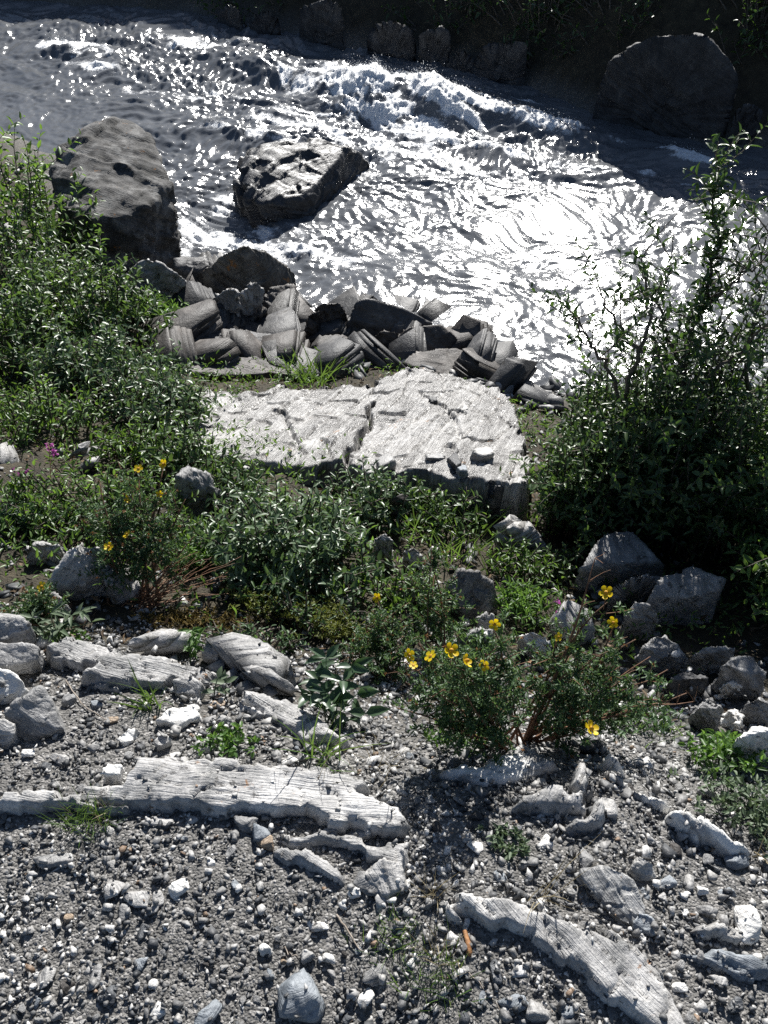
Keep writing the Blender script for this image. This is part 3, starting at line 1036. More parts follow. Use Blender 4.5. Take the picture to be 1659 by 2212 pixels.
PR('boulder', 'dark pointed boulder with orange moss on its right side at the water edge', 'boulder',
   [(430, 590, -1.0), (480, 545, -.86), (520, 522, -.8), (580, 545, -.95), (638, 588, -1.15), (600, 610, -1.12), (520, 590, -.98)], 'mossy', zb=-1.6, flare=.12, absz=True, lay=False, edge=110, topl=.2, group=G_NEAR,
   n=60, strata=(.45, -.5, .7), disp=.006, layer=.03, thick=.035, fine=.004, chips=4, keep=.88)
PR('boulder', 'dark flat rock between the pointed boulder and the big left boulder', 'boulder',
   [(365, 570, -1.0), (395, 545, -1.0), (440, 545, -1.02), (450, 580, -1.02), (420, 600, -1.05)], 'dark', zb=-1.5, absz=True, lay=False, edge=110, topl=.2, group=G_NEAR, strata=(.3, -.5, .8), n=36, thick=.03)
PR('boulder', 'pale pointed boulder with brown streaks rising out of the left willows', 'boulder',
   [(255, 600, -.92), (280, 565, -.8), (312, 556, -.76), (375, 582, -.82), (425, 622, -.95), (405, 640, -1.0), (300, 640, -.95)], 'schist', zb=-1.3, flare=.12, absz=True, lay=False, edge=110, topl=.2, group=G_NEAR,
   n=60, strata=(-.55, -.4, .7), disp=.008, layer=.022, thick=.04, fine=.004, chips=6, keep=.85)
PR('flat_rock', 'long grey schist slab tilted up to the right beside a green herb clump', 'rock',
   [(385, 690, -.92), (440, 655, -.86), (505, 618, -.78), (512, 625, -.80), (500, 665, -.92), (470, 705, -1.0), (420, 715, -1.0)], 'schist', zb=-1.25, flare=.03, absz=True, lay=False, edge=110, topl=.2, group=G_NEAR,
   n=60, strata=(.6, -.45, .6), disp=.004, layer=.03, thick=.025, fine=.003, chips=3, keep=.92)
PR('flat_rock', 'narrow pale slab leaning behind the long tilted slab below the mossy boulder', 'rock',
   [(510, 640, -.86), (535, 615, -.82), (566, 602, -.82), (560, 640, -.92), (530, 665, -.98)], 'schist', zb=-1.3, absz=True, lay=False, edge=110, topl=.2, group=G_NEAR, n=36, strata=(.6, -.45, .6), disp=.01, layer=.03, thick=.03)
PR('rock', 'rounded brown rock between the tilted slab and the waterline', 'rock',
   [(508, 700, -1.02), (530, 672, -.96), (575, 668, -.96), (612, 695, -1.04), (605, 720, -1.1), (540, 725, -1.1)], 'brown', zb=-1.4, absz=True, lay=False, edge=110, topl=.2, group=G_NEAR, strata=(-.4, -.5, .7), n=44, disp=.01, layer=.025, thick=.04, fine=.004)
PR('rock', 'brown shattered rock just below the mossy pointed boulder', 'rock',
   [(560, 640, -1.1), (600, 612, -1.08), (636, 612, -1.1), (634, 660, -1.16), (590, 668, -1.14)], 'brown', zb=-1.5, absz=True, lay=False, edge=110, topl=.2, group=G_NEAR, strata=(.7, -.3, .5), n=36, disp=.006, layer=.03, thick=.03)
PR('rock_ledge', 'long layered ledge with bright edges above a black overhanging face', 'rock',
   [(340, 738, -.88), (375, 712, -.90), (480, 716, -.92), (585, 728, -.97), (640, 748, -1.0), (648, 770, -1.0), (560, 778, -.95), (450, 772, -.90), (360, 765, -.88)], 'dark', zb=-1.3, flare=.0, absz=True, lay=False, edge=110, topl=.2, group=G_NEAR,
   n=76, strata=(.12, -.5, .8), thick=.022, chips=3, keep=.9, layer=.03, disp=.006, fine=.003)
PR('rock_ledge', 'dark front ledge with overgrown top just behind the bright white slab', 'rock',
   [(310, 790, -.82), (400, 775, -.84), (520, 778, -.88), (600, 772, -.92), (642, 776, -.95), (640, 800, -.93), (560, 808, -.88), (420, 808, -.83), (320, 806, -.82)], 'brown', zb=-1.2, flare=.0, absz=True, lay=False, edge=110, topl=.2, group=G_NEAR,
   n=60, strata=(.1, -.2, .97), disp=.01, layer=.025, thick=.04, fine=.004)
# -- jumble beside the water
JUM = [('dark slanting slab with a pale top reaching furthest into the bright water', [(748, 690, -1.06), (758, 655, -1.0), (795, 640, -.98), (870, 665, -1.1), (940, 696, -1.22), (900, 708, -1.2), (820, 706, -1.12)], 'dark', (.45, -.35, .8)),
       ('brown block left of the dark slanting slab by the water', [(660, 690, -1.1), (695, 655, -1.0), (735, 652, -1.0), (752, 680, -1.06), (720, 705, -1.12)], 'brown', (-.6, -.4, .6)),
       ('upright thin brown slab standing against the brown block by the water', [(650, 725, -1.1), (668, 680, -1.02), (690, 668, -1.0), (684, 705, -1.08), (665, 735, -1.14)], 'brown', (.85, .2, .4)),
       ('dark wedge shaped rock at the right end of the waterline jumble', [(858, 725, -1.14), (885, 705, -1.1), (960, 697, -1.16), (995, 735, -1.26), (950, 760, -1.26), (880, 750, -1.2)], 'brown', (.5, -.45, .7)),
       ('small flat dark rock in the middle of the waterline jumble', [(790, 735, -1.14), (830, 712, -1.1), (868, 720, -1.14), (850, 755, -1.2), (805, 760, -1.2)], 'brown', (.4, -.5, .75)),
       ('pale sloping plate tucked between brown rocks above the white slab', [(745, 740, -1.08), (775, 722, -1.06), (800, 745, -1.1), (850, 775, -1.12), (815, 790, -1.1), (765, 765, -1.08)], 'schist', (.4, .3, .85)),
       ('wide brown rounded rock in the jumble just above the grass clump', [(655, 770, -1.08), (690, 722, -1.02), (740, 720, -1.04), (790, 765, -1.1), (770, 800, -1.08), (690, 800, -1.04)], 'brown', (.55, -.5, .6)),
       ('thin pale stick shaped slab lying on the brown jumble', [(680, 790, -.98), (715, 762, -.96), (730, 758, -.96), (735, 768, -.97), (700, 795, -.98)], 'schist', (.3, .4, .8)),
       ('brown rock pile in front of the wedge at the right of the jumble', [(860, 780, -1.12), (900, 755, -1.12), (985, 750, -1.22), (1040, 770, -1.28), (1062, 800, -1.3), (1000, 815, -1.22), (900, 800, -1.12)], 'brown', (.5, -.4, .7)),
       ('low brown reef running along the water right of the white slab', [(1040, 805, -1.24), (1080, 795, -1.28), (1130, 835, -1.32), (1160, 862, -1.32), (1120, 880, -1.24), (1070, 845, -1.2)], 'brown', (.4, -.5, .7)),
       ('small brown rock at the corner between white slab and willow', [(1120, 880, -1.18), (1150, 862, -1.22), (1190, 880, -1.22), (1180, 905, -1.18), (1140, 905, -1.14)], 'brown', (.4, -.5, .7))]
for lb, top, m_, st_ in JUM:
    PR('rock', lb, 'rock', top, m_, zb=-1.6, flare=.06, absz=True, group='jumbled rocks by the waterline', n=34, lay=False, strata=st_, chips=3, keep=.88, edge=120, disp=.004, layer=.018, thick=.022, fine=.003, topl=.2)


def sheet_stack(p, a, b, c, Lx, Ly, Lz, rnd):
    """a split block of schist: flat broken sheets lying on each other, one angular outline for all"""
    k = int(rnd.integers(4, 7))
    th = (np.arange(k) + rnd.uniform(-.3, .3, k)) * 2 * math.pi / k + rnd.uniform(0, 1)
    ox, oy = np.cos(th) * Lx * rnd.uniform(.8, 1.12, k), np.sin(th) * Ly * rnd.uniform(.8, 1.12, k)
    slx, sly = rnd.normal(size=2) * .25
    t, V, F, n = -Lz, [], [], 0
    while t < Lz - .002:
        h = min(.008 + rnd.exponential(.022), Lz - t)
        s_ = rnd.uniform(.975, 1.01) if rnd.random() > .25 else rnd.uniform(.90, .95)
        jx, jy = rnd.normal(size=k) * .006, rnd.normal(size=k) * .006
        tl = rnd.normal(size=2) * .02
        R_ = []
        for te in (t, t + h - .0015):
            sh = te
            top = 1 - .12 * max(0, (te / Lz)) ** 3
            X_, Y_ = ox * s_ * top + jx + slx * sh, oy * s_ * top + jy + sly * sh
            R_.append(p + X_[:, None] * a + Y_[:, None] * b + (te + tl[0] * X_ + tl[1] * Y_)[:, None] * c)
        A = np.concatenate(R_ + [R_[1].mean(0)[None] + c * rnd.normal() * .002, R_[0].mean(0)[None]])
        j = np.arange(k)
        j2 = (j + 1) % k
        F += [np.stack([j, j2, k + j2], 1) + n, np.stack([j, k + j2, k + j], 1) + n, np.stack([k + j, k + j2, np.full(k, 2 * k)], 1) + n, np.stack([j2, j, np.full(k, 2 * k + 1)], 1) + n]
        V.append(A)
        n += len(A)
        t += h
    V, F = np.concatenate(V), np.concatenate(F)
    lam = np.stack([V @ a, V @ b, V @ c], 1) + rnd.uniform(0, 30)
    return V, F, lam


# -- tilted sheets filling the shore between the named rocks
SHT = [(410, 690), (465, 735), (330, 680), (585, 705), (630, 690), (620, 735), (560, 755), (690, 740), (740, 705), (770, 690), (820, 745), (850, 700), (905, 745), (940, 715), (880, 780), (820, 790), (965, 760), (1010, 790), (1045, 815),
       (1090, 850), (600, 660), (480, 620), (400, 640), (1070, 800), (720, 800), (640, 800), (530, 790), (375, 748), (445, 752), (515, 748), (585, 758), (425, 785), (600, 785), (360, 790), (480, 700), (1000, 770), (450, 600), (1140, 880)]
LM2 = [(535, 570, 'the mossy pointed boulder'), (340, 610, 'the pale pointed boulder'), (450, 660, 'the long tilted slab'), (490, 735, 'the long layered ledge'), (840, 675, 'the furthest slanting slab'), (665, 800, 'the shore grass clump'),
       (925, 730, 'the dark wedge'), (1100, 840, 'the low brown reef'), (720, 760, 'the wide brown rock')]
rq = np.random.default_rng(41)
seen2 = {}
for px, py in SHT:
    p = gh(px, py)
    yaw, dip = rq.uniform(-.6, .9), rq.uniform(.25, .95)
    Lx, Ly, Lz = rq.uniform(.15, .31), rq.uniform(.10, .19), rq.uniform(.045, .10)
    a_ = np.array([math.cos(yaw) * math.cos(dip), math.sin(yaw) * math.cos(dip), math.sin(dip) * rq.choice([1, 1, -1])])
    b_ = np.array([-math.sin(yaw), math.cos(yaw), 0])
    c_ = np.cross(a_, b_)
    c_ = c_ * np.sign(c_[2])
    P = []
    for sa in (-1, 1):
        for sb in (-1, 1):
            for sc_ in (-1, 1):
                P.append(p + a_ * sa * Lx * rq.uniform(.65, 1.1) + b_ * sb * Ly * rq.uniform(.55, 1.1) + c_ * sc_ * Lz * rq.uniform(.7, 1.1) + np.array([0, 0, .02]))
    mt = rq.choice(['shore', 'brown', 'dark'], p=[.45, .3, .25])
    V, F, lam = sheet_stack(p + np.array([0, 0, .02]), a_, b_, c_, Lx, Ly, Lz, rq)
    li = min(range(len(LM2)), key=lambda q_: (LM2[q_][0] - px) ** 2 + (LM2[q_][1] - py) ** 2)
    dx, dy = px - LM2[li][0], py - LM2[li][1]
    rel = ('right of' if dx > 0 else 'left of') if abs(dx) > abs(dy) else ('in front of' if dy > 0 else 'behind')
    wd = {'shore': 'blackish', 'brown': 'brownish', 'dark': 'dark grey'}[mt]
    key = (wd, rel, li)
    seen2[key] = seen2.get(key, 0) + 1
    o = mk('flat_rock', V, F, M[mt], attrs={'lam': lam}, loc=p)
    tag(o, f"{ {1: '', 2: 'second ', 3: 'third '}.get(seen2[key], 'another ')}{'steeply' if dip > .6 else 'gently'} tilted {wd} layered rock {rel} {LM2[li][2]}", 'rock', 'jumbled rocks by the waterline')

# -- the white slab
SZ = lambda py: -.44 - (1050 - py) * .0012
def bedsheet(name, label, top, mat, ang, res=.0046, absz=False, S=1.0, cat='bedrock', group=None, cracks=()):
    """bedrock breaking through the gravel: a solid sheet with broken edges, split along its grain"""
    SEED[0] += 13
    sd = SEED[0]
    T = np.array([az(x_, y_, h_) if absz else gh(x_, y_, h_) for x_, y_, h_ in top])
    hh = np.array([h_ for _, _, h_ in top])
    P = T[:, :2]
    lo, hi = P.min(0) - .035 * S, P.max(0) + .035 * S
    xs, ys = np.arange(lo[0], hi[0], res), np.arange(lo[1], hi[1], res)
    X_, Y_ = (q.ravel() for q in np.meshgrid(xs, ys))
    ca, sa = math.cos(ang), math.sin(ang)
    al, ac = X_ * ca + Y_ * sa, -X_ * sa + Y_ * ca
    # broken outline: cells of the joint pattern push the edge in and out
    w1 = pn(v2(X_ * 12 / S, Y_ * 12 / S), sd)
    cell = _hash(np.floor(al / (.045 * S) + .5 * w1).astype(np.int64) + 500, np.floor(ac / (.02 * S) + .3 * w1).astype(np.int64) + 500, np.zeros(len(al), np.int64), sd).astype(float) / 4294967295.0
    d = np.full(len(X_), 9.0)
    ins = np.zeros(len(X_), bool)
    wz, ww = np.zeros(len(X_)), np.zeros(len(X_))
    for k_ in range(len(P)):
        a, b = P[k_ - 1], P[k_]
        e = b - a
        u_ = np.clip(((X_ - a[0]) * e[0] + (Y_ - a[1]) * e[1]) / (e @ e + 1e-9), 0, 1)
        dd = np.hypot(X_ - a[0] - u_ * e[0], Y_ - a[1] - u_ * e[1])
        d = np.minimum(d, dd)
        wgt = 1 / (dd + .01) ** 2
        wz += wgt * (hh[k_ - 1] * (1 - u_) + hh[k_] * u_)
        ww += wgt
        cr = (a[1] > Y_) != (b[1] > Y_)
        xi = a[0] + (Y_ - a[1]) * e[0] / (e[1] if abs(e[1]) > 1e-9 else 1e-9)
        ins ^= cr & (X_ < xi)
    d = np.where(ins, d, -d) + .016 * S * (cell - .5) + .004 * S * fbm(v2(X_ * 40 / S, Y_ * 40 / S), 3, sd + 1)
    h = wz / ww
    g_ = height(X_, Y_) + .0075 * fbm(v2(X_, Y_) * 2.2, 4, 3)
    if absz:                                   # a free standing slab: the top follows its own tilted plane
        Q = np.linalg.lstsq(np.c_[T[:, :2], np.ones(len(T))], T[:, 2], rcond=None)[0]
        h = X_ * Q[0] + Y_ * Q[1] + Q[2] - g_
    body = np.clip(d / (.013 * (1.6 if absz else 1)), -1, 1)
    body = np.where(body > 0, body * (2 - body), body)
    sp_ = fbm(v2(al * 6 / S, ac * 16 / S), 4, sd + 2)
    z = g_ + np.where(body > 0, h * body, .05 * body)
    up = np.clip(body, 0, 1)
    a1, c1 = al / S, ac / S
    z += S * up * (.010 * fbm(v2(a1 * 3.5, c1 * 7), 3, sd + 3) + .0045 * np.floor(sp_ * 3.5) / 3.5 + .0035 * (cell - .5) * (pn(v2(a1 * 7, c1 * 7), sd + 9) > .05)
                   + .0008 * fbm(v2(a1 * 16, c1 * 110), 3, sd + 4) - .006 * (np.abs(np.mod(a1 / .10 + .9 * pn(v2(a1 * 5, c1 * 9), sd + 11) + .35 * np.floor(c1 / .045), 1) - .5) > .478)
                   - .005 * (np.abs(np.mod(c1 / .05 + .8 * pn(v2(a1 * 4, c1 * 4), sd + 12), 1) - .5) > .475) + .0010 * fbm(v2(X_ * 90 / S, Y_ * 90 / S), 2, sd + 5))
    for ci_, cl in enumerate(cracks):
        best = np.full(len(X_), 9.0)
        for a, b in zip(cl[:-1], cl[1:]):
            e = (b - a)[:2]
            u_ = np.clip(((X_ - a[0]) * e[0] + (Y_ - a[1]) * e[1]) / (e @ e + 1e-9), 0, 1)
            best = np.minimum(best, np.hypot(X_ - a[0] - u_ * e[0], Y_ - a[1] - u_ * e[1]))
        z -= up * (.06 if ci_ == 0 else .022) * np.clip(1.3 - best / (.009 if ci_ == 0 else .007), 0, 1)
    F = gridfaces(len(xs), len(ys))
    F = F[(d > -.022 * S)[F].all(1)]
    us = np.unique(F)
    mp = np.full(len(X_), -1)
    mp[us] = np.arange(len(us))
    V = np.stack([X_, Y_, z], 1)[us]
    F = mp[F]
    lam = np.stack([al, z, ac + .004 * pn(v2(X_ * 20, Y_ * 20), sd + 6)], 1)[us] + (sd % 31)
    if not absz:
        TOPS.append((V, F))
    c = V.mean(0)
    return tag(mk(name, V, F, M[mat], attrs={'lam': lam}, loc=c), label, cat, group or G_LEDGE)


def jagged(pl_, amp, rnd):
    P = [np.array(p, float) for p in pl_]
    for _ in range(3):
        Q = [P[0]]
        for a, b in zip(P[:-1], P[1:]):
            m = (a + b) / 2 + rnd.normal(size=2) * amp
            Q += [m, b]
        P, amp = Q, amp * .5
    return np.array([az(x, y, SZ(y)) for x, y in P])


CRK = jagged([(806, 866), (800, 915), (775, 955), (748, 992), (690, 1004)], 5, np.random.default_rng(8))
bedsheet('flat_rock', 'big bright white slab glaring in the sun in the centre, with a black crack',
         [(x, y, SZ(y) + dz) for x, y, dz in ((350, 905, -.03), (385, 878, -.02), (440, 846, -.02), (470, 838, 0), (560, 842, 0), (600, 832, 0), (640, 836, 0), (720, 826, .01), (780, 828, .01), (830, 806, .015), (870, 787, .02), (925, 783, .02), (1010, 810, .015), (1085, 836, .006), (1112, 880, 0), (1135, 940, 0), (1152, 1000, 0), (1140, 1040, 0), (1060, 1046, 0), (1040, 1030, 0), (940, 1034, 0), (900, 1020, 0), (800, 1016, 0), (740, 998, 0), (620, 1008, 0), (500, 1000, -.01), (400, 960, -.03))],
         'white', 1.2, res=.0085, absz=True, S=2.4, cat='rock', group='white slab', cracks=[CRK, jagged([(590, 885), (625, 925), (640, 960)], 4, np.random.default_rng(3)), jagged([(905, 850), (960, 885), (990, 940), (1060, 955)], 6, np.random.default_rng(4))])
FLK = [('curved pale flake casting a black shadow near the right end of the white slab', [(1018, 975), (1030, 964), (1060, 963), (1068, 978), (1040, 985)], .035, 'pale'),
       ('dark flat flake on the white slab left of the curved flake', [(965, 985), (985, 975), (1000, 1000), (985, 1006)], .03, 'dark'),
       ('thin grey splinter on the lower part of the white slab', [(918, 982), (960, 978), (962, 988), (920, 990)], .02, 'schist'),
       ('grey wedge on the lower edge of the white slab by the crack', [(810, 990), (835, 978), (855, 990), (820, 1010)], .03, 'schist'),
       ('small grey stone at the lower edge of the white slab', [(985, 1008), (1005, 1003), (1010, 1016), (992, 1018)], .02, 'blue'),
       ('small tan flake lying on the upper right of the white slab', [(988, 876), (1002, 872), (1012, 882), (998, 888)], .015, 'pale'),
       ('dark chip on the white slab near its upper crack', [(925, 860), (942, 856), (946, 866), (930, 868)], .02, 'dark')]
for lb, top, th, m_ in FLK:
    T = np.array([az(x, y, SZ(y) + th + .014) for x, y in top])
    B = T.copy()
    B[:, 2] -= th + .03
    rock('rock_flake', lb, 'rock', np.concatenate([T, B]), M[m_], 'loose flakes on the white slab', n=14, disp=.004, layer=.006, thick=.012, fine=.002)

# -- rocks of the middle slope
MID = [('block with a black hollow under the right end of the white slab', 'dark', [(1055, 1052, .16), (1100, 1042, .16), (1150, 1048, .14), (1150, 1090, .06), (1080, 1095, .06)], (.2, .1, .95)),
       ('grey sharp edged boulder among leaves left of the white slab front', 'schist', [(375, 1030, .17), (400, 1010, .17), (445, 1018, .15), (480, 1060, .08), (495, 1085, .03), (420, 1090, .05), (370, 1070, .08)], (.6, .2, .7)),
       ('pale speckled boulder behind the red stems at left', 'pale', [(102, 1265, .06), (130, 1205, .13), (175, 1168, .15), (230, 1180, .13), (250, 1215, .09), (215, 1245, .07), (150, 1275, .04)], (.5, .3, .75)),
       ('broken pale rock beside the red stems, right of the speckled boulder', 'pale', [(215, 1255, .07), (260, 1210, .09), (300, 1230, .07), (305, 1280, .03), (250, 1290, .02)], (.5, .3, .75)),
       ('small flat pale stone left of the speckled boulder', 'pale', [(50, 1180, .06), (90, 1172, .06), (132, 1178, .05), (125, 1200, .02), (60, 1205, .02)], (.1, .1, .95)),
       ('small white block below the speckled boulder at left', 'pale', [(98, 1285, .05), (120, 1275, .06), (148, 1310, .03), (120, 1320, .02)], (.4, .1, .8)),
       ('half buried pale rock in the leaves at the left edge', 'pale', [(0, 950, .1), (20, 940, .1), (40, 990, .06), (0, 1010, .05), (-40, 970, .08)], (.3, .1, .9)),
       ('long grey slab under the leaves at the far left', 'schist', [(130, 975, .1), (190, 950, .1), (215, 960, .08), (205, 985, .04), (140, 1000, .04)], (.3, .3, .9)),
       ('pale stone showing between willow leaves high on the left', 'pale', [(130, 880, .1), (165, 860, .12), (200, 862, .1), (195, 890, .05), (140, 900, .05)], (.2, .2, .9)),
       ('lichen covered dark boulder in the middle of the slope', 'lichen', [(965, 1260, .1), (990, 1228, .13), (1040, 1232, .13), (1078, 1275, .08), (1075, 1310, .03), (1000, 1325, .03), (960, 1300, .04)], (.3, .2, .9)),
       ('layered pale rock behind the purple flower', 'ledge', [(1195, 1310, .1), (1225, 1288, .12), (1275, 1295, .12), (1290, 1330, .08), (1285, 1375, .03), (1215, 1390, .02), (1195, 1350, .04)], (.1, -.5, .85)),
       ('knobbly white quartz lump right of the main yellow flowers', 'quartz', [(1120, 1375, .06), (1150, 1362, .08), (1190, 1385, .05), (1195, 1405, .02), (1150, 1405, .03)], (.2, .1, .9)),
       ('flat pale layered stone behind the row of yellow flowers', 'ledge', [(975, 1375, .05), (1010, 1360, .06), (1070, 1355, .06), (1060, 1385, .03), (990, 1398, .02)], (.0, -.2, .97)),
       ('small grey rock below the lichen boulder', 'schist', [(1030, 1335, .05), (1050, 1322, .06), (1072, 1335, .05), (1060, 1360, .02), (1035, 1358, .02)], (.1, .1, .95)),
       ('white edged broken rock at the foot of the white slab', 'pale', [(1060, 1130, .12), (1085, 1108, .14), (1120, 1112, .13), (1130, 1150, .07), (1100, 1175, .05), (1065, 1160, .06)], (.4, .2, .8)),
       ('bright jagged rock in front of the dark hollow', 'pale', [(1095, 1140, .11), (1140, 1122, .13), (1190, 1150, .11), (1205, 1178, .06), (1150, 1185, .05), (1110, 1170, .06)], (.3, .3, .85)),
       ('grey stone showing through the leaves below the white slab', 'pale', [(805, 1165, .12), (830, 1150, .14), (850, 1170, .12), (845, 1195, .06), (815, 1200, .05)], (.3, .3, .85)),
       ('brown grey rock under the leaves at the lower slab edge', 'brown', [(835, 1080, .12), (860, 1060, .14), (900, 1075, .12), (890, 1110, .05), (845, 1115, .05)], (.3, .1, .9)),
       ('tiny pale rock left of the lichen covered boulder', 'pale', [(870, 1190, .07), (895, 1180, .08), (910, 1200, .05), (885, 1215, .03)], (.3, .1, .9)),
       ('grey rock with a pink tinge left of the lichen boulder', 'pale', [(850, 1260, .06), (880, 1245, .08), (905, 1275, .05), (890, 1300, .02), (855, 1290, .02)], (.3, .1, .9)),
       # shaded boulders on the right
       ('big shaded angular boulder under the right willow', 'schist', [(1255, 1215, .14), (1300, 1160, .18), (1345, 1138, .18), (1410, 1165, .17), (1440, 1215, .13), (1380, 1240, .08), (1290, 1235, .08)], (.4, .3, .85)),
       ('largest shaded block with a flat front at the lower right', 'schist', [(1395, 1290, .14), (1430, 1245, .18), (1500, 1222, .18), (1570, 1250, .16), (1555, 1290, .12), (1480, 1300, .1)], (.3, .2, .9)),
       ('shaded round stone left of the largest shaded block', 'schist', [(1350, 1330, .12), (1370, 1300, .15), (1405, 1302, .15), (1425, 1335, .1), (1400, 1365, .05), (1360, 1360, .05)], (.2, .2, .9)),
       ('shaded slab below the angular boulder with a dappled top', 'schist', [(1320, 1260, .14), (1370, 1238, .17), (1430, 1240, .14), (1420, 1280, .06), (1350, 1290, .05)], (.2, -.2, .9)),
       ('dappled sloping stone in front of the largest shaded block', 'schist', [(1385, 1400, .1), (1420, 1368, .13), (1470, 1395, .1), (1490, 1440, .05), (1430, 1450, .03)], (.4, .2, .85)),
       ('grey boulder at the right edge below the willow', 'schist', [(1560, 1440, .12), (1590, 1405, .15), (1630, 1415, .14), (1660, 1470, .08), (1640, 1500, .03), (1585, 1490, .04)], (.5, .2, .8)),
       ('flat shaded rock behind the grey right edge boulder', 'schist', [(1480, 1420, .1), (1530, 1395, .12), (1590, 1400, .1), (1570, 1430, .05), (1500, 1445, .04)], (.2, .1, .95)),
       ('low dark stone between the dappled stone and the right boulder', 'dark', [(1440, 1470, .08), (1490, 1445, .1), (1530, 1465, .08), (1510, 1495, .03), (1460, 1500, .03)], (.2, .1, .95)),
       ('small bright stone lying on the dark rubble at right', 'quartz', [(1560, 1480, .06), (1580, 1470, .07), (1600, 1478, .06), (1590, 1490, .04)], (.2, .1, .95)),
       ('thin white splinter among dark rubble at the right', 'quartz', [(1573, 1532, .06), (1590, 1528, .06), (1605, 1555, .05), (1595, 1562, .04)], (.6, .1, .7)),
       ('bright pale rock cut by the right edge of the picture', 'quartz', [(1590, 1595, .1), (1625, 1568, .12), (1680, 1575, .12), (1690, 1620, .05), (1620, 1625, .04)], (.2, .1, .95)),
       ('dark rubble stone left of the thin white splinter', 'schist', [(1500, 1530, .08), (1530, 1510, .1), (1565, 1530, .08), (1550, 1565, .03), (1510, 1560, .03)], (.2, .1, .95)),
       ('grey rubble stone right of the thin white splinter', 'schist', [(1610, 1520, .08), (1640, 1505, .1), (1670, 1520, .08), (1660, 1555, .03), (1620, 1550, .03)], (.5, .1, .8)),
       ('small dark slab under the lowest yellow flower', 'dark', [(1255, 1610, .03), (1290, 1592, .04), (1330, 1592, .04), (1320, 1612, .02), (1270, 1620, .02)], (.1, .1, .95))]
for lb, m_, top, st_ in MID:
    PR('boulder' if 'boulder' in lb else ('stone' if 'stone' in lb else 'rock'), lb, 'rock', top, m_, flare=.05, deep=.08, group='rocks on the slope below the gravel', lay=m_ not in ('lichen', 'quartz') and not any(w_ in lb for w_ in ('boulder', 'block', 'stone')), n=26, strata=(st_[0] * .4 + .45 * (1 if len(lb) % 2 else -1), st_[1] - .35, .65), disp=.004, layer=.012, thick=.022, fine=.003, chips=4, keep=.82, edge=110, k=9, lj=.03, ragged=.014, und=.004, rings=4)

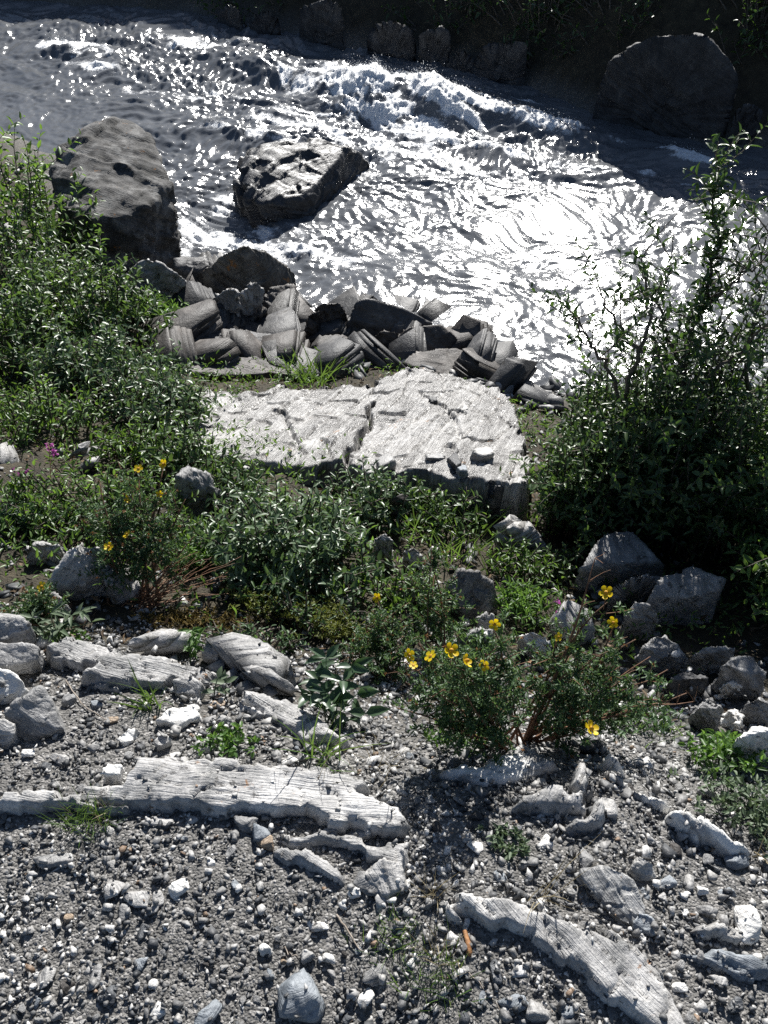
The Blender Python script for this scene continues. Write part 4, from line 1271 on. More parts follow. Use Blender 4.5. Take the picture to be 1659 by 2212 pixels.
# -- bedrock and rocks at the edge of the gravel
OUT = [('stack of grey layered rock at the left edge, upper block', 'schist', [(-60, 1350, .1), (-20, 1318, .11), (40, 1322, .11), (62, 1345, .09), (58, 1372, .06), (0, 1385, .06)], (.1, -.2, .95), 30),
       ('dark lower block of the layered stack at the left edge', 'schist', [(-60, 1405, .06), (0, 1388, .07), (60, 1385, .08), (88, 1398, .07), (85, 1425, .05), (0, 1440, .04), (-60, 1440, .04)], (.1, -.2, .95), 30),
       ('creamy white quartz boulder at the left edge', 'quartz', [(-40, 1470, .05), (-10, 1440, .075), (30, 1450, .07), (53, 1475, .05), (40, 1500, .03), (-30, 1510, .03)], (.2, .1, .95), 24),
       ('grey stained rock below the white quartz boulder', 'schist', [(5, 1530, .07), (50, 1495, .09), (90, 1475, .09), (120, 1530, .05), (140, 1575, .02), (80, 1590, .01), (20, 1580, .02)], (.6, .1, .8), 32),
       ('small pale boulder in the left edge below the stained rock', 'pale', [(-30, 1560, .05), (0, 1545, .06), (28, 1560, .05), (30, 1600, .015), (-20, 1615, .01)], (.2, .1, .95), 20),
       ('flat grey bedrock crossed by twig shadows at left', 'ledge', [(95, 1395, .05), (170, 1365, .06), (215, 1375, .05), (260, 1395, .045), (290, 1425, .03), (270, 1450, .02), (180, 1440, .02), (110, 1425, .02)], (.1, -.3, .95), 40),
       ('long grey bedrock slab with jagged lower side behind the grass', 'ledge', [(170, 1450, .05), (230, 1405, .06), (330, 1410, .05), (420, 1425, .045), (475, 1450, .03), (440, 1478, .01), (320, 1480, .015), (220, 1475, .02)], (.1, -.3, .95), 48),
       ('pale slab dappled by leaf shadows beside the whorled plant', 'ledge', [(265, 1390, .06), (330, 1358, .07), (400, 1352, .07), (445, 1368, .06), (430, 1395, .03), (340, 1400, .03)], (.1, -.4, .9), 40),
       ('thick dark layered rock with folded bands in the middle', 'schist', [(440, 1372, .08), (470, 1360, .09), (540, 1368, .09), (600, 1398, .08), (640, 1440, .05), (640, 1480, .01), (560, 1462, .035), (470, 1410, .05)], (.2, -.55, .8), 56),
       ('narrow layered rock below the folded dark rock', 'schist', [(505, 1435, .06), (530, 1420, .07), (590, 1445, .06), (640, 1478, .045), (635, 1495, .02), (560, 1480, .02)], (.2, -.55, .8), 36),
       ('long rough grey bedrock strip running down towards the grass blades', 'ledge', [(500, 1495, .03), (530, 1482, .035), (620, 1500, .04), (700, 1545, .035), (752, 1590, .03), (740, 1612, .01), (660, 1600, .01), (560, 1540, .01)], (.3, -.3, .9), 44),
       ('small block behind the whorled plant at left centre', 'pale', [(375, 1468, .04), (410, 1452, .05), (440, 1475, .04), (425, 1505, .015), (380, 1500, .015)], (.3, .1, .9), 20),
       ('square pale block half in shade below the whorled plant', 'pale', [(435, 1395, .05), (455, 1388, .05), (475, 1405, .04), (470, 1425, .02), (440, 1420, .02)], (.3, .1, .9), 20),
       ('flat white stone lying in front of the broad grass blades', 'quartz', [(338, 1552, .025), (370, 1528, .03), (425, 1522, .03), (430, 1545, .02), (385, 1568, .015)], (.05, -.1, .99), 22),
       ('grey wedge stone half buried left of the big pale ledge', 'pale', [(310, 1610, .025), (345, 1582, .035), (375, 1580, .03), (365, 1605, .015), (320, 1625, .008)], (.2, -.1, .97), 22),
       ('white stone left of the flat white stone near the broad grass', 'quartz', [(250, 1595, .02), (275, 1572, .025), (298, 1570, .022), (290, 1600, .01), (262, 1610, .01)], (.3, -.1, .97), 18),
       ('small white flake sitting on the left end of the pale ledge', 'quartz', [(217, 1670, .05), (232, 1648, .055), (265, 1650, .05), (255, 1675, .045)], (.1, -.1, .97), 14),
       ('big pale bedrock ledge lying across the left of the gravel', 'ledge', [(-320, 1722, .03), (120, 1706, .03), (250, 1690, .035), (285, 1650, .045), (300, 1630, .045), (420, 1628, .045), (560, 1640, .045), (690, 1652, .045), (775, 1662, .04), (792, 1690, .04), (775, 1702, .04), (820, 1722, .04), (870, 1740, .04), (888, 1765, .035), (880, 1802, .03), (800, 1792, .03), (760, 1776, .03), (690, 1772, .03), (650, 1748, .03), (560, 1744, .03), (480, 1754, .025), (380, 1738, .025), (250, 1748, .02), (100, 1745, .02), (-320, 1752, .02)], (.02, -.25, .96), 110),
       ('step of the pale ledge with a black recess below its lower edge', 'ledge', [(580, 1805, .02), (650, 1792, .03), (690, 1782, .03), (760, 1790, .03), (800, 1806, .03), (885, 1806, .03), (880, 1850, .03), (872, 1902, .025), (850, 1895, .02), (780, 1835, .02), (720, 1820, .02), (640, 1828, .015)], (.1, -.25, .95), 56),
       ('lower tongue of pale bedrock pointing down into the gravel', 'ledge', [(590, 1835, .012), (640, 1820, .02), (740, 1868, .025), (735, 1900, .015), (690, 1890, .01), (620, 1865, .004)], (.2, -.3, .9), 36),
       ('pale angular block at the lower right corner of the ledge', 'pale', [(785, 1880, .03), (820, 1845, .04), (870, 1860, .035), (872, 1910, .02), (830, 1945, .01), (795, 1915, .015)], (.5, -.1, .8), 30),
       ('pale bedrock hump with an orange lichen spot below the main cinquefoil', 'qvein', [(945, 1665, .03), (1020, 1640, .035), (1075, 1632, .04), (1125, 1595, .06), (1180, 1625, .045), (1215, 1650, .03), (1160, 1672, .015), (1050, 1690, .01)], (.3, -.2, .9), 48),
       ('humped grey bedrock pocked with dark hollows right of centre', 'ledge', [(1105, 1745, .02), (1140, 1705, .04), (1190, 1690, .045), (1235, 1700, .045), (1255, 1640, .06), (1285, 1660, .05), (1275, 1720, .04), (1270, 1765, .015), (1180, 1765, .008)], (.5, -.1, .85), 48),
       ('grey outcrop foot split by dark gaps beside the humped bedrock', 'ledge', [(1220, 1790, .012), (1250, 1755, .03), (1300, 1720, .04), (1318, 1765, .025), (1280, 1800, .01)], (.6, -.1, .75), 30),
       ('thin white ridge climbing left from the quartz veined bedrock', 'qvein', [(1300, 1632, .05), (1320, 1628, .055), (1380, 1690, .045), (1430, 1715, .04), (1470, 1735, .04), (1455, 1750, .02), (1380, 1722, .015), (1320, 1670, .02)], (.6, .5, .6), 40),
       ('large quartz veined bedrock slope at the right edge of the gravel', 'qvein', [(1455, 1745, .05), (1490, 1735, .06), (1560, 1775, .06), (1635, 1815, .055), (1640, 1850, .02), (1570, 1840, .012), (1500, 1815, .01), (1450, 1775, .015)], (.45, .45, .75), 56),
       ('rust stained triangular rock with a dark flank at right', 'rusty', [(1250, 1880, .035), (1310, 1868, .045), (1370, 1890, .045), (1395, 1960, .025), (1390, 2010, .012), (1340, 1990, .012), (1280, 1935, .018)], (.6, .2, .7), 40),
       ('pale rounded cobble touching the top of the rust stained rock', 'pale', [(1360, 1872, .03), (1385, 1848, .04), (1412, 1865, .035), (1415, 1895, .015), (1375, 1898, .015)], (.3, .1, .9), 20),
       ('shiny grey slab below the rust stained rock', 'blue', [(1365, 1995, .02), (1385, 1965, .028), (1415, 1985, .02), (1412, 2020, .008), (1372, 2025, .006)], (.5, .2, .8), 20),
       ('long pale bedrock band arching to the bottom right corner', 'ledge', [(940, 1945, .02), (1000, 1925, .03), (1090, 1932, .035), (1180, 1955, .04), (1250, 1982, .04), (1300, 1998, .04), (1360, 2020, .04), (1420, 2062, .04), (1455, 2110, .035), (1480, 2165, .03), (1520, 2235, .03), (1430, 2240, .02), (1370, 2195, .02), (1310, 2155, .02), (1250, 2105, .02), (1195, 2055, .02), (1150, 2022, .02), (1060, 1998, .02), (980, 1975, .015)], (.45, .4, .78), 80),
       ('blue grey fibrous bedrock tail at the right edge', 'blue', [(1400, 2030, .02), (1480, 2040, .03), (1560, 2040, .03), (1680, 2060, .03), (1700, 2120, .012), (1600, 2110, .01), (1500, 2075, .01)], (.2, .5, .8), 48),
       ('pinkish smooth bedrock patch above the fibrous tail', 'pale', [(1500, 2010, .015), (1540, 1975, .028), (1600, 1990, .028), (1660, 2025, .02), (1600, 2035, .012)], (.3, .3, .9), 28)]
BEDANG = {'big pale': -.10, 'step of': -.15, 'lower tongue': -.6, 'pale bedrock': .25, 'humped grey': 1.1, 'grey outcrop': 1.2, 'thin white': -.9, 'large quartz': -.75, 'long pale': -.85, 'blue grey': -.35, 'pinkish smooth': -.5,
          'flat grey': -.2, 'long grey': -.15, 'long rough': -.6}


for lb, m_, top, st_, n_ in OUT:
    nm = 'bedrock_outcrop' if ('bedrock' in lb or 'ledge lying' in lb or 'outcrop' in lb or 'ridge' in lb or 'step of' in lb) else ('boulder' if 'boulder' in lb else 'rock')
    big = n_ >= 36
    bed = nm == 'bedrock_outcrop'
    lead = 'ledge' in lb
    top = [(x_, y_, h_ * .85 + .007 if bed else h_ * .9) for x_, y_, h_ in top]
    n_ = int(n_ * .88)
    if bed:
        bedsheet(nm, lb, top, m_, BEDANG.get(lb.split()[0] + ' ' + lb.split()[1], -.12))
        continue
    if bed:
        kwo = dict(strata=(st_[0] * .25, st_[1] * .35, 1), lamdir=st_, thick=.012, k=11, m=6, rings=16, und=.006 if lead else .010, steps=.004 if lead else .0, lj=.03 if lead else .07, ragged=.02 if lead else .05, plates=6, flare=.05 if lead else .16)
    elif m_ in ('quartz', 'rusty', 'blue') or any(w_ in lb for w_ in ('boulder', 'cobble', 'stained rock', 'block')):
        kwo = dict(lay=False, strata=st_, n=int(n_), disp=.003, layer=.007, thick=.012, fine=.0018, chips=4, keep=.84, flare=.04, edge=90)
    else:
        kwo = dict(strata=st_, thick=.014, k=10, rings=5, und=.003, lj=.03, ragged=.015, flare=.04)
    PR(nm, lb, 'bedrock' if bed else 'rock', top, m_, deep=.04, group=G_LEDGE if bed else 'rocks at the edge of the gravel', **kwo)

# -- individually known stones in the gravel (centre x, y, half width, half height in survey units, material, label)
STN = [(115, 1852, 44, 24, 'schist', 'dark undercut grey stone casting a black shadow at the left'),
       (250, 1918, 24, 26, 'pale', 'upright rounded pale stone of the left gravel cluster'),
       (300, 1938, 34, 20, 'pale', 'broad pale angular stone at the centre of the left gravel cluster'),
       (342, 1938, 14, 22, 'pale', 'thin curved flake at the right end of the left gravel cluster'),
       (268, 1965, 16, 22, 'schist', 'grey flake leaning under the left gravel cluster'),
       (330, 1962, 16, 12, 'pale', 'small flat pale stone below the left gravel cluster'),
       (390, 1915, 24, 22, 'quartz', 'white angular stone with a grey notch right of the gravel cluster'),
       (384, 1947, 10, 9, 'quartz', 'small white round pebble below the notched white stone'),
       (660, 2138, 62, 48, 'blue', 'large flat blue grey stone at the bottom centre'),
       (450, 2188, 24, 34, 'blue', 'blue grey block cut by the bottom edge'),
       (232, 2147, 23, 20, 'slate', 'dark slate block at the lower left'),
       (146, 2130, 16, 16, 'brown', 'brown square stone at the lower left'),
       (100, 2105, 16, 26, 'pale', 'pointed pinkish stone at the lower left'),
       (205, 2105, 14, 30, 'schist', 'slim grey upright splinter at the lower left'),
       (310, 2080, 18, 14, 'blue', 'rounded blue grey pebble in the lower left gravel'),
       (340, 2178, 20, 16, 'quartz', 'white stone with a brown stain at the bottom left'),
       (805, 2100, 28, 30, 'schist', 'dark grey split block right of the large blue stone'),
       (790, 2150, 18, 22, 'quartz', 'pale flake lying under the dark split block'),
       (665, 2065, 20, 16, 'pale', 'rounded grey cobble above the large blue stone'),
       (710, 2070, 18, 10, 'quartz', 'white rounded pebble above the large blue stone'),
       (515, 1910, 16, 14, 'blue', 'square blue grey stone in the middle gravel'),
       (456, 1858, 10, 14, 'quartz', 'upright bright white pebble in the middle gravel'),
       (500, 1838, 14, 17, 'schist', 'grey diamond shaped stone below the ledge'),
       (530, 1775, 30, 20, 'schist', 'dark wedge stone on the lower lip of the ledge'),
       (340, 1775, 40, 12, 'pale', 'long pale stone sunk in gravel right of the left grass tuft'),
       (575, 1815, 24, 18, 'tan', 'rounded brown pebble beside the ledge recess'),
       (565, 1795, 22, 28, 'blue', 'slim blue flake leaning at the ledge recess'),
       (770, 1805, 34, 16, 'pale', 'pale blunt stone on the lower step of the ledge'),
       (700, 1790, 34, 20, 'pale', 'pale split block on the lower step of the ledge'),
       (765, 1925, 18, 13, 'quartz', 'rounded white pebble right of the bedrock tongue'),
       (800, 1905, 40, 24, 'schist', 'grey rough stone right of the bedrock tongue'),
       (703, 1998, 22, 14, 'quartz', 'white angular stone below the bedrock tongue'),
       (670, 1992, 9, 12, 'quartz', 'small white pebble left of the dry stick'),
       (530, 1995, 16, 10, 'dark', 'dark flat stone in the middle gravel'),
       (360, 2002, 12, 10, 'quartz', 'pale pebble beside a yellow one in the left gravel'),
       (375, 1993, 8, 7, 'tan', 'small yellow pebble in the left gravel'),
       (310, 2010, 14, 20, 'slate', 'dark blue upright stone in the left gravel'),
       (80, 1790, 14, 10, 'slate', 'dark flat stone left of the left grass tuft'),
       (265, 1765, 14, 12, 'slate', 'dark cube shaped stone at the foot of the left grass tuft'),
       (82, 1738, 12, 9, 'slate', 'dark pebble on the left end of the ledge'),
       (1610, 1985, 28, 42, 'quartz', 'long white quartz shard at the right edge'),
       (1175, 1818, 20, 20, 'quartz', 'white angular stone right of the small green rosette'),
       (1240, 1770, 24, 20, 'schist', 'grey sparkling stone in the hollow of the humped bedrock'),
       (1310, 1740, 20, 30, 'pale', 'pale stone leaning on the dark gap of the humped bedrock'),
       (1265, 1850, 18, 28, 'schist', 'grey upright slab above the rust stained rock'),
       (1165, 1765, 18, 10, 'quartz', 'smooth white pebble below the humped bedrock'),
       (1310, 1795, 22, 10, 'schist', 'flat layered grey stone right of the humped bedrock'),
       (1285, 1825, 22, 8, 'pale', 'thin pale flake lying flat above the rust stained rock'),
       (1460, 1835, 14, 16, 'brown', 'square brown stone below the quartz veined bedrock'),
       (1590, 1858, 26, 16, 'blue', 'rounded blue grey stone at the foot of the quartz vein'),
       (1520, 1715, 30, 12, 'schist', 'dark edged slab on the gravel above the quartz vein'),
       (1515, 1922, 14, 12, 'quartz', 'bright white square stone right of the rust stained rock'),
       (1440, 1905, 24, 14, 'blue', 'shiny blue grey flake right of the rust stained rock'),
       (1570, 1930, 20, 14, 'blue', 'round shiny grey stone near the long quartz shard'),
       (1430, 1940, 12, 14, 'pale', 'pale cone shaped stone right of the rust stained rock'),
       (1520, 1965, 30, 14, 'schist', 'long grey flake left of the long quartz shard'),
       (1478, 1968, 9, 8, 'quartz', 'tiny white cube left of the long quartz shard'),
       (1575, 2165, 26, 16, 'slate', 'smooth dark oval stone near the bottom right corner'),
       (1545, 2120, 28, 12, 'pale', 'flat pale stone above the dark oval stone'),
       (1110, 2165, 36, 20, 'blue', 'grey lumpy stone at the bottom edge right of the grass'),
       (1070, 2090, 14, 30, 'slate', 'slim slate splinter right of the lower grass tuft'),
       (1040, 2150, 10, 16, 'blue', 'small upright blue stone beside the grey lumpy stone'),
       (1160, 2180, 26, 24, 'pale', 'pale flake standing at the bottom edge'),
       (1225, 2180, 16, 22, 'blue', 'grey pointed stone at the bottom edge near the bedrock band'),
       (1230, 2145, 18, 12, 'schist', 'grey oval stone left of the bedrock band foot'),
       (1205, 1983, 10, 10, 'blue', 'small dark blue stone on the bedrock arch'),
       (1090, 1975, 18, 10, 'pale', 'flat pale flake under the bedrock arch'),
       (1275, 2000, 12, 12, 'slate', 'dark stone caught on the bedrock band'),
       (1340, 2050, 30, 14, 'schist', 'fibrous slab lying on the bedrock band'),
       (1080, 1890, 16, 18, 'blue', 'shiny pale blue stone under the small green rosette'),
       (1145, 1905, 14, 12, 'slate', 'dark stone left of the rust stained rock'),
       (1030, 1765, 18, 14, 'brown', 'brown cube stone in the gravel right of the ledge'),
       (985, 1720, 14, 10, 'slate', 'dark flake in the gravel right of the ledge'),
       (1110, 1790, 18, 12, 'slate', 'dark wedge above the small green rosette'),
       (60, 2010, 14, 10, 'pale', 'small pale flake at the far left gravel'),
       (1040, 2025, 12, 9, 'blue', 'small blue grey pebble above the slate splinter'),
       (1470, 2130, 20, 10, 'quartz', 'white lump beside the bedrock band foot'),
       (130, 1640, 26, 14, 'pale', 'pale flake above the left end of the ledge'),
       (60, 1625, 18, 10, 'quartz', 'white pebble above the left end of the ledge'),
       (100, 1655, 14, 10, 'slate', 'dark flat pebble above the left end of the ledge'),
       (480, 1555, 26, 14, 'pale', 'pale flake right of the flat white stone'),
       (470, 1520, 20, 14, 'tan', 'tan edged split stone right of the flat white stone'),
       (540, 1545, 14, 12, 'pale', 'pale chip left of the bedrock strip'),
       (560, 1585, 20, 9, 'pale', 'long pale chip below the bedrock strip'),
       (210, 1520, 16, 12, 'blue', 'blue grey stone right of the stained rock'),
       (150, 1510, 16, 16, 'schist', 'grey splinter right of the stained rock'),
       (240, 1555, 18, 8, 'tan', 'tan flake left of the broad grass blades')]
BODY = {}


def stone_points(w, d, h, k, rnd):
    P = rnd.normal(size=(k, 3))
    P /= np.linalg.norm(P, axis=1)[:, None]
    P = np.sign(P) * np.abs(P) ** .75
    return P * np.array([w, d, h])


rs = np.random.default_rng(11)
USED = []
BIGTOP = [o for o in COL.objects if o.type == 'MESH' and 'label' in o.keys()]


def rest_on(p, rad):
    return p


for px, py, hw, hh, m_, lb in STN:
    p = gh(px, py + hh * .35, .0)
    dist = np.linalg.norm(p - CAM)
    w = hw / FPX * dist
    d = hh / FPX * dist * 1.0
    h = min(w, d) * rs.uniform(.55, .8)
    P = stone_points(w, d, h, 11, rs)
    a = rs.uniform(-.3, .3)
    P[:, :2] = P[:, :2] @ np.array([[math.cos(a), math.sin(a)], [-math.sin(a), math.cos(a)]])
    rock('stone', lb, 'stone', P + p + np.array([0, 0, h * .55]), M[m_], 'loose stones in the gravel', n=9, disp=w * .03, layer=w * .09, thick=max(w * .22, .003), fine=.0012,
         strata=(rs.uniform(-.5, .5), rs.uniform(-.5, .5), 1), edge=50, chips=4)
    USED.append((p[0], p[1], max(w, d)))

# -- the shaded far bank
FB = [('huge shaded boulder with slanting bands on the far bank', [(1290, 150, .45), (1330, 105, .6), (1400, 75, .7), (1520, 68, .7), (1590, 120, .6), (1600, 180, .4), (1500, 235, .22), (1420, 245, .16), (1320, 215, .2)], (.55, .2, .8), 60),
      ('shaded boulder hanging over the far bank water left of the banded boulder', [(1020, 110, .28), (1060, 88, .4), (1140, 86, .4), (1145, 125, .25), (1090, 160, .1), (1030, 150, .12)], (.2, .1, .95), 32),
      ('dim squarish boulder on the far bank above the standing wave', [(790, 60, .3), (840, 35, .4), (890, 45, .35), (900, 95, .15), (830, 110, .1)], (.4, .1, .9), 30),
      ('dim round boulder beside the squarish one on the far bank', [(905, 70, .3), (945, 50, .35), (975, 70, .3), (965, 110, .1), (915, 112, .1)], (.3, .1, .9), 26),
      ('shaded pointed rock at the far water edge left of the rapids', [(465, 30, .2), (495, 4, .35), (520, 20, .3), (530, 60, .08), (480, 62, .06)], (.5, .1, .8), 26),
      ('shaded low rock right of the pointed far rock', [(535, 40, .2), (570, 15, .3), (605, 30, .25), (600, 70, .08), (545, 72, .06)], (.3, .1, .9), 26),
      ('small far bank rock at the foot of the banded boulder', [(1590, 235, .25), (1625, 215, .3), (1650, 240, .25), (1630, 275, .1), (1600, 270, .1)], (.3, .1, .9), 24),
      ('dim rock at the top edge above the standing wave', [(640, 20, .3), (690, -10, .45), (740, 5, .4), (735, 60, .12), (660, 65, .1)], (.3, .1, .9), 26),
      ('dim flat rock on the far bank under the round boulder', [(960, 130, .15), (1000, 105, .25), (1030, 120, .2), (1020, 150, .06), (975, 152, .05)], (.3, .1, .9), 22)]
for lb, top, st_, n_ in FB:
    PR('boulder' if 'boulder' in lb else 'rock', lb, 'boulder' if 'boulder' in lb else 'rock', top, 'farrock_shade', zb=-1.7, flare=.05, group='shaded rocks of the far bank', n=n_, strata=st_, lay=False, disp=.015, layer=.035, thick=.06, fine=.006, chips=5, keep=.84, edge=80)

# ------------------------------------------------------------------ loose stones and gravel
RC, RX0, RY0, RNX, RNY = .007, -1.25, .2, 358, 190
TOPR = np.full((RNY, RNX), -9.0)
for V, F in TOPS:
    if F.shape[1] == 3:
        A_, B_, C_ = V[F[:, 0]], V[F[:, 1]], V[F[:, 2]]
        ar = .5 * np.linalg.norm(np.cross(B_ - A_, C_ - A_), axis=1)
        rep_ = np.repeat(np.arange(len(F)), np.clip((ar / 1.2e-5).astype(int) + 1, 1, 4000))
        u_, v_ = rs.random(len(rep_)), rs.random(len(rep_))
        sw = u_ + v_ > 1
        u_, v_ = np.where(sw, 1 - u_, u_), np.where(sw, 1 - v_, v_)
        V = A_[rep_] + (B_ - A_)[rep_] * u_[:, None] + (C_ - A_)[rep_] * v_[:, None]
    i_, j_ = ((V[:, 0] - RX0) / RC).astype(int), ((V[:, 1] - RY0) / RC).astype(int)
    ok = (i_ >= 0) & (i_ < RNX) & (j_ >= 0) & (j_ < RNY)
    np.maximum.at(TOPR, (j_[ok], i_[ok]), V[ok, 2])
_s = TOPR.copy()
for dx in (-1, 0, 1):
    for dy in (-1, 0, 1):
        sh = np.roll(np.roll(TOPR, dy, 0), dx, 1)
        _s = np.where(TOPR < -8, np.maximum(_s, sh), _s)
TOPR = _s


def rocktop(x, y):
    i_, j_ = np.clip(((x - RX0) / RC).astype(int), 0, RNX - 1), np.clip(((y - RY0) / RC).astype(int), 0, RNY - 1)
    return TOPR[j_, i_]


MATN = ['slate', 'schist', 'pale', 'quartz', 'blue', 'tan', 'brown']
COLW = {'slate': 'dark slate', 'schist': 'mid grey', 'pale': 'pale grey', 'quartz': 'white', 'blue': 'blue grey', 'tan': 'tan', 'brown': 'brown'}
SHP = ['angular', 'flat', 'blocky', 'rounded', 'long']
proto = {}
for m_ in MATN:
    for si, shp in enumerate(SHP):
        w, d, h = {'angular': (1, .8, .7), 'flat': (1, .8, .35), 'blocky': (.9, .85, .75), 'rounded': (.95, .85, .7), 'long': (1, .45, .4)}[shp]
        P = stone_points(w, d, h, 9 if shp != 'rounded' else 26, rs)
        V, F, lam = rock_shape(P, n=7, disp=.07, layer=.1 if shp != 'rounded' else .02, thick=.25, fine=.02, edge=20 if shp != 'rounded' else 7)
        o = mk('stone', V * .01, F, M[m_], attrs={'lam': lam * .05})
        proto[(m_, shp)] = o.data
        COL.objects.unlink(o)
        bpy.data.objects.remove(o)

LAND = [(200, 1740, 'the left grass tuft'), (115, 1852, 'the dark undercut stone'), (300, 1935, 'the left gravel cluster'), (390, 1915, 'the notched white stone'), (660, 2138, 'the large blue grey stone'),
        (450, 2188, 'the blue block at the bottom edge'), (232, 2147, 'the dark slate block'), (100, 2105, 'the pointed pinkish stone'), (700, 1880, 'the bedrock tongue'), (835, 1890, 'the pale block at the ledge corner'),
        (500, 1700, 'the big pale ledge'), (930, 1850, 'the dry grass stalks'), (860, 2010, 'the yellowing grass patch'), (950, 2090, 'the lower grass tuft'), (1090, 1800, 'the small green rosette'), (1190, 1715, 'the humped bedrock'),
        (1330, 1935, 'the rust stained rock'), (1540, 1790, 'the quartz veined bedrock'), (1610, 1985, 'the long quartz shard'), (1100, 1955, 'the bedrock arch'), (1330, 2080, 'the bedrock band'), (1570, 2070, 'the fibrous bedrock tail'),
        (1110, 2165, 'the grey lumpy stone'), (325, 1500, 'the broad grass blades'), (385, 1545, 'the flat white stone'), (80, 1540, 'the stained left rock'), (1080, 1640, 'the bedrock hump'), (640, 1545, 'the bedrock strip'), (740, 1985, 'the dry stick'), (530, 1995, 'the dark flat stone')]
recs = []
tries = 0
while len(recs) < 205 and tries < 9000:
    tries += 1
    px, py = rs.uniform(0, 1659), 2212 - 640 * rs.random() ** 1.2
    x, y = gh(px, py)[:2]
    r = .0075 + .009 * rs.random() ** 2.2
    if any((x - a) ** 2 + (y - b) ** 2 < (c + r * 1.3) ** 2 for a, b, c in USED):
        continue
    USED.append((x, y, r))
    m_ = rs.choice(MATN, p=[.22, .25, .27, .06, .14, .02, .04])
    shp = rs.choice(SHP, p=[.28, .3, .16, .12, .14])
    z = height(x, y)[0]
    zt = rocktop(np.array([x]), np.array([y]))[0]
    if zt > z + .012:
        continue
    z = max(z, zt)
    li = min(range(len(LAND)), key=lambda k: (LAND[k][0] - px) ** 2 + (LAND[k][1] - py) ** 2)
    dx, dy = px - LAND[li][0], py - LAND[li][1]
    rel = ('right of' if dx > 0 else 'left of') if abs(dx) > abs(dy) else ('in front of' if dy > 0 else 'behind')
    recs.append([x, y, z, r, m_, shp, rel, LAND[li][2], math.hypot(dx, dy)])
seen = {}
for rc in sorted(recs, key=lambda q_: q_[8]):
    key = (rc[4], rc[5], rc[6], rc[7])
    seen[key] = seen.get(key, 0) + 1
    o = bpy.data.objects.new('stone', proto[(rc[4], rc[5])])
    COL.objects.link(o)
    o.location = (rc[0], rc[1], rc[2] + rc[3] * .25)
    o.scale = [rc[3] / .01 * s for s in (rs.uniform(.9, 1.2), rs.uniform(.9, 1.1), rs.uniform(.85, 1.15))]
    o.rotation_euler = (rs.normal() * .22, rs.normal() * .22, rs.uniform(0, 6.28))
    pre = {1: '', 2: 'second ', 3: 'third ', 4: 'fourth '}.get(seen[key], 'far ')
    tag(o, f"{pre}{'larger' if rc[3] > .012 else 'small'} {COLW[rc[4]]} {rc[5]} stone {rc[6]} {rc[7]}", 'stone', 'loose stones in the gravel')


def hull_proto(k, sx, sy, sz, rnd):
    P = stone_points(sx, sy, sz, k, rnd)
    bm = bmesh.new()
    for p in P:
        bm.verts.new(p)
    r = bmesh.ops.convex_hull(bm, input=bm.verts)
    bmesh.ops.delete(bm, geom=[e for e in r['geom_interior'] if isinstance(e, bmesh.types.BMVert)], context='VERTS')
    bmesh.ops.triangulate(bm, faces=bm.faces)
    bm.verts.index_update()
    V = np.array([v.co[:] for v in bm.verts])
    F = np.array([[v.index for v in f.verts] for f in bm.faces])
    bm.free()
    return V, F


def scatter(name, count, xr, yr, rmin, rmax, power, keep, seed, light=1.0, sink=.3, flat=(.22, .6)):
    rnd = np.random.default_rng(seed)
    x, y = rnd.uniform(*xr, count), rnd.uniform(*yr, count)
    k = keep(x, y, rnd)
    x, y = x[k], y[k]
    z = height(x, y) + (0.03 * fbm(v2(x, y) * 2.2, 4, 3)) * np.clip((y - .9) * 1.5, .25, 1.6)
    r = rmin + (rmax - rmin) * rnd.random(len(x)) ** power
    zt = rocktop(x, y)
    over = zt - z
    kk = (over < 0) | (rnd.random(len(x)) < np.clip(.95 - over / .018, .035, 1)) if yr[0] < .5 else np.ones(len(x), bool)
    z = np.where((over > 0) & (yr[0] < .5), zt - .001, z)
    x, y, z, r = x[kk], y[kk], z[kk], r[kk]
    g = Geo()
    pr = [hull_proto(rnd.integers(8, 12), 1, rnd.uniform(.5, .95), rnd.uniform(*flat), rnd) for _ in range(36)]
    which = rnd.integers(0, len(pr), len(x))
    for i, (TV, TF) in enumerate(pr):
        ids = np.nonzero(which == i)[0]
        if len(ids) == 0:
            continue
        m = len(ids)
        a, tx, ty = rnd.uniform(0, 6.28, m), rnd.normal(0, .35, m), rnd.normal(0, .35, m)
        V = np.repeat((TV[None] * r[ids][:, None, None]), 1, 0)
        vx, vy, vz = V[..., 0], V[..., 1], V[..., 2]
        vy, vz = vy * np.cos(tx)[:, None] - vz * np.sin(tx)[:, None], vy * np.sin(tx)[:, None] + vz * np.cos(tx)[:, None]
        vx, vz = vx * np.cos(ty)[:, None] + vz * np.sin(ty)[:, None], -vx * np.sin(ty)[:, None] + vz * np.cos(ty)[:, None]
        vx, vy = vx * np.cos(a)[:, None] - vy * np.sin(a)[:, None], vx * np.sin(a)[:, None] + vy * np.cos(a)[:, None]
        V = np.stack([vx + x[ids][:, None], vy + y[ids][:, None], vz + (z[ids] + r[ids] * sink)[:, None]], 2)
        F = TF[None] + (np.arange(m) * len(TV))[:, None, None]
        lv = np.clip(rnd.random(m) ** (1 / light) + .30 * fbm(v2(x[ids], y[ids]) * 4.5, 2, 141), 0, .985) * (rnd.random(m) < .985) + (rnd.random(m) < .012)
        lv = np.clip(lv, 0, 1)
        g.add(V.reshape(-1, 3), F.reshape(-1, 3), np.repeat(lv, len(TV)))
    return g.build(name, M['gravel'])


def keep_front(x, y, rnd):
    n_ = fbm(v2(x, y) * 3, 3, 121)
    return (y < 1.28 + .12 * n_ - .25 * np.clip(x - .5, 0, 1)) & (rnd.random(len(x)) < .75 + .5 * fbm(v2(x, y) * 7, 2, 123))


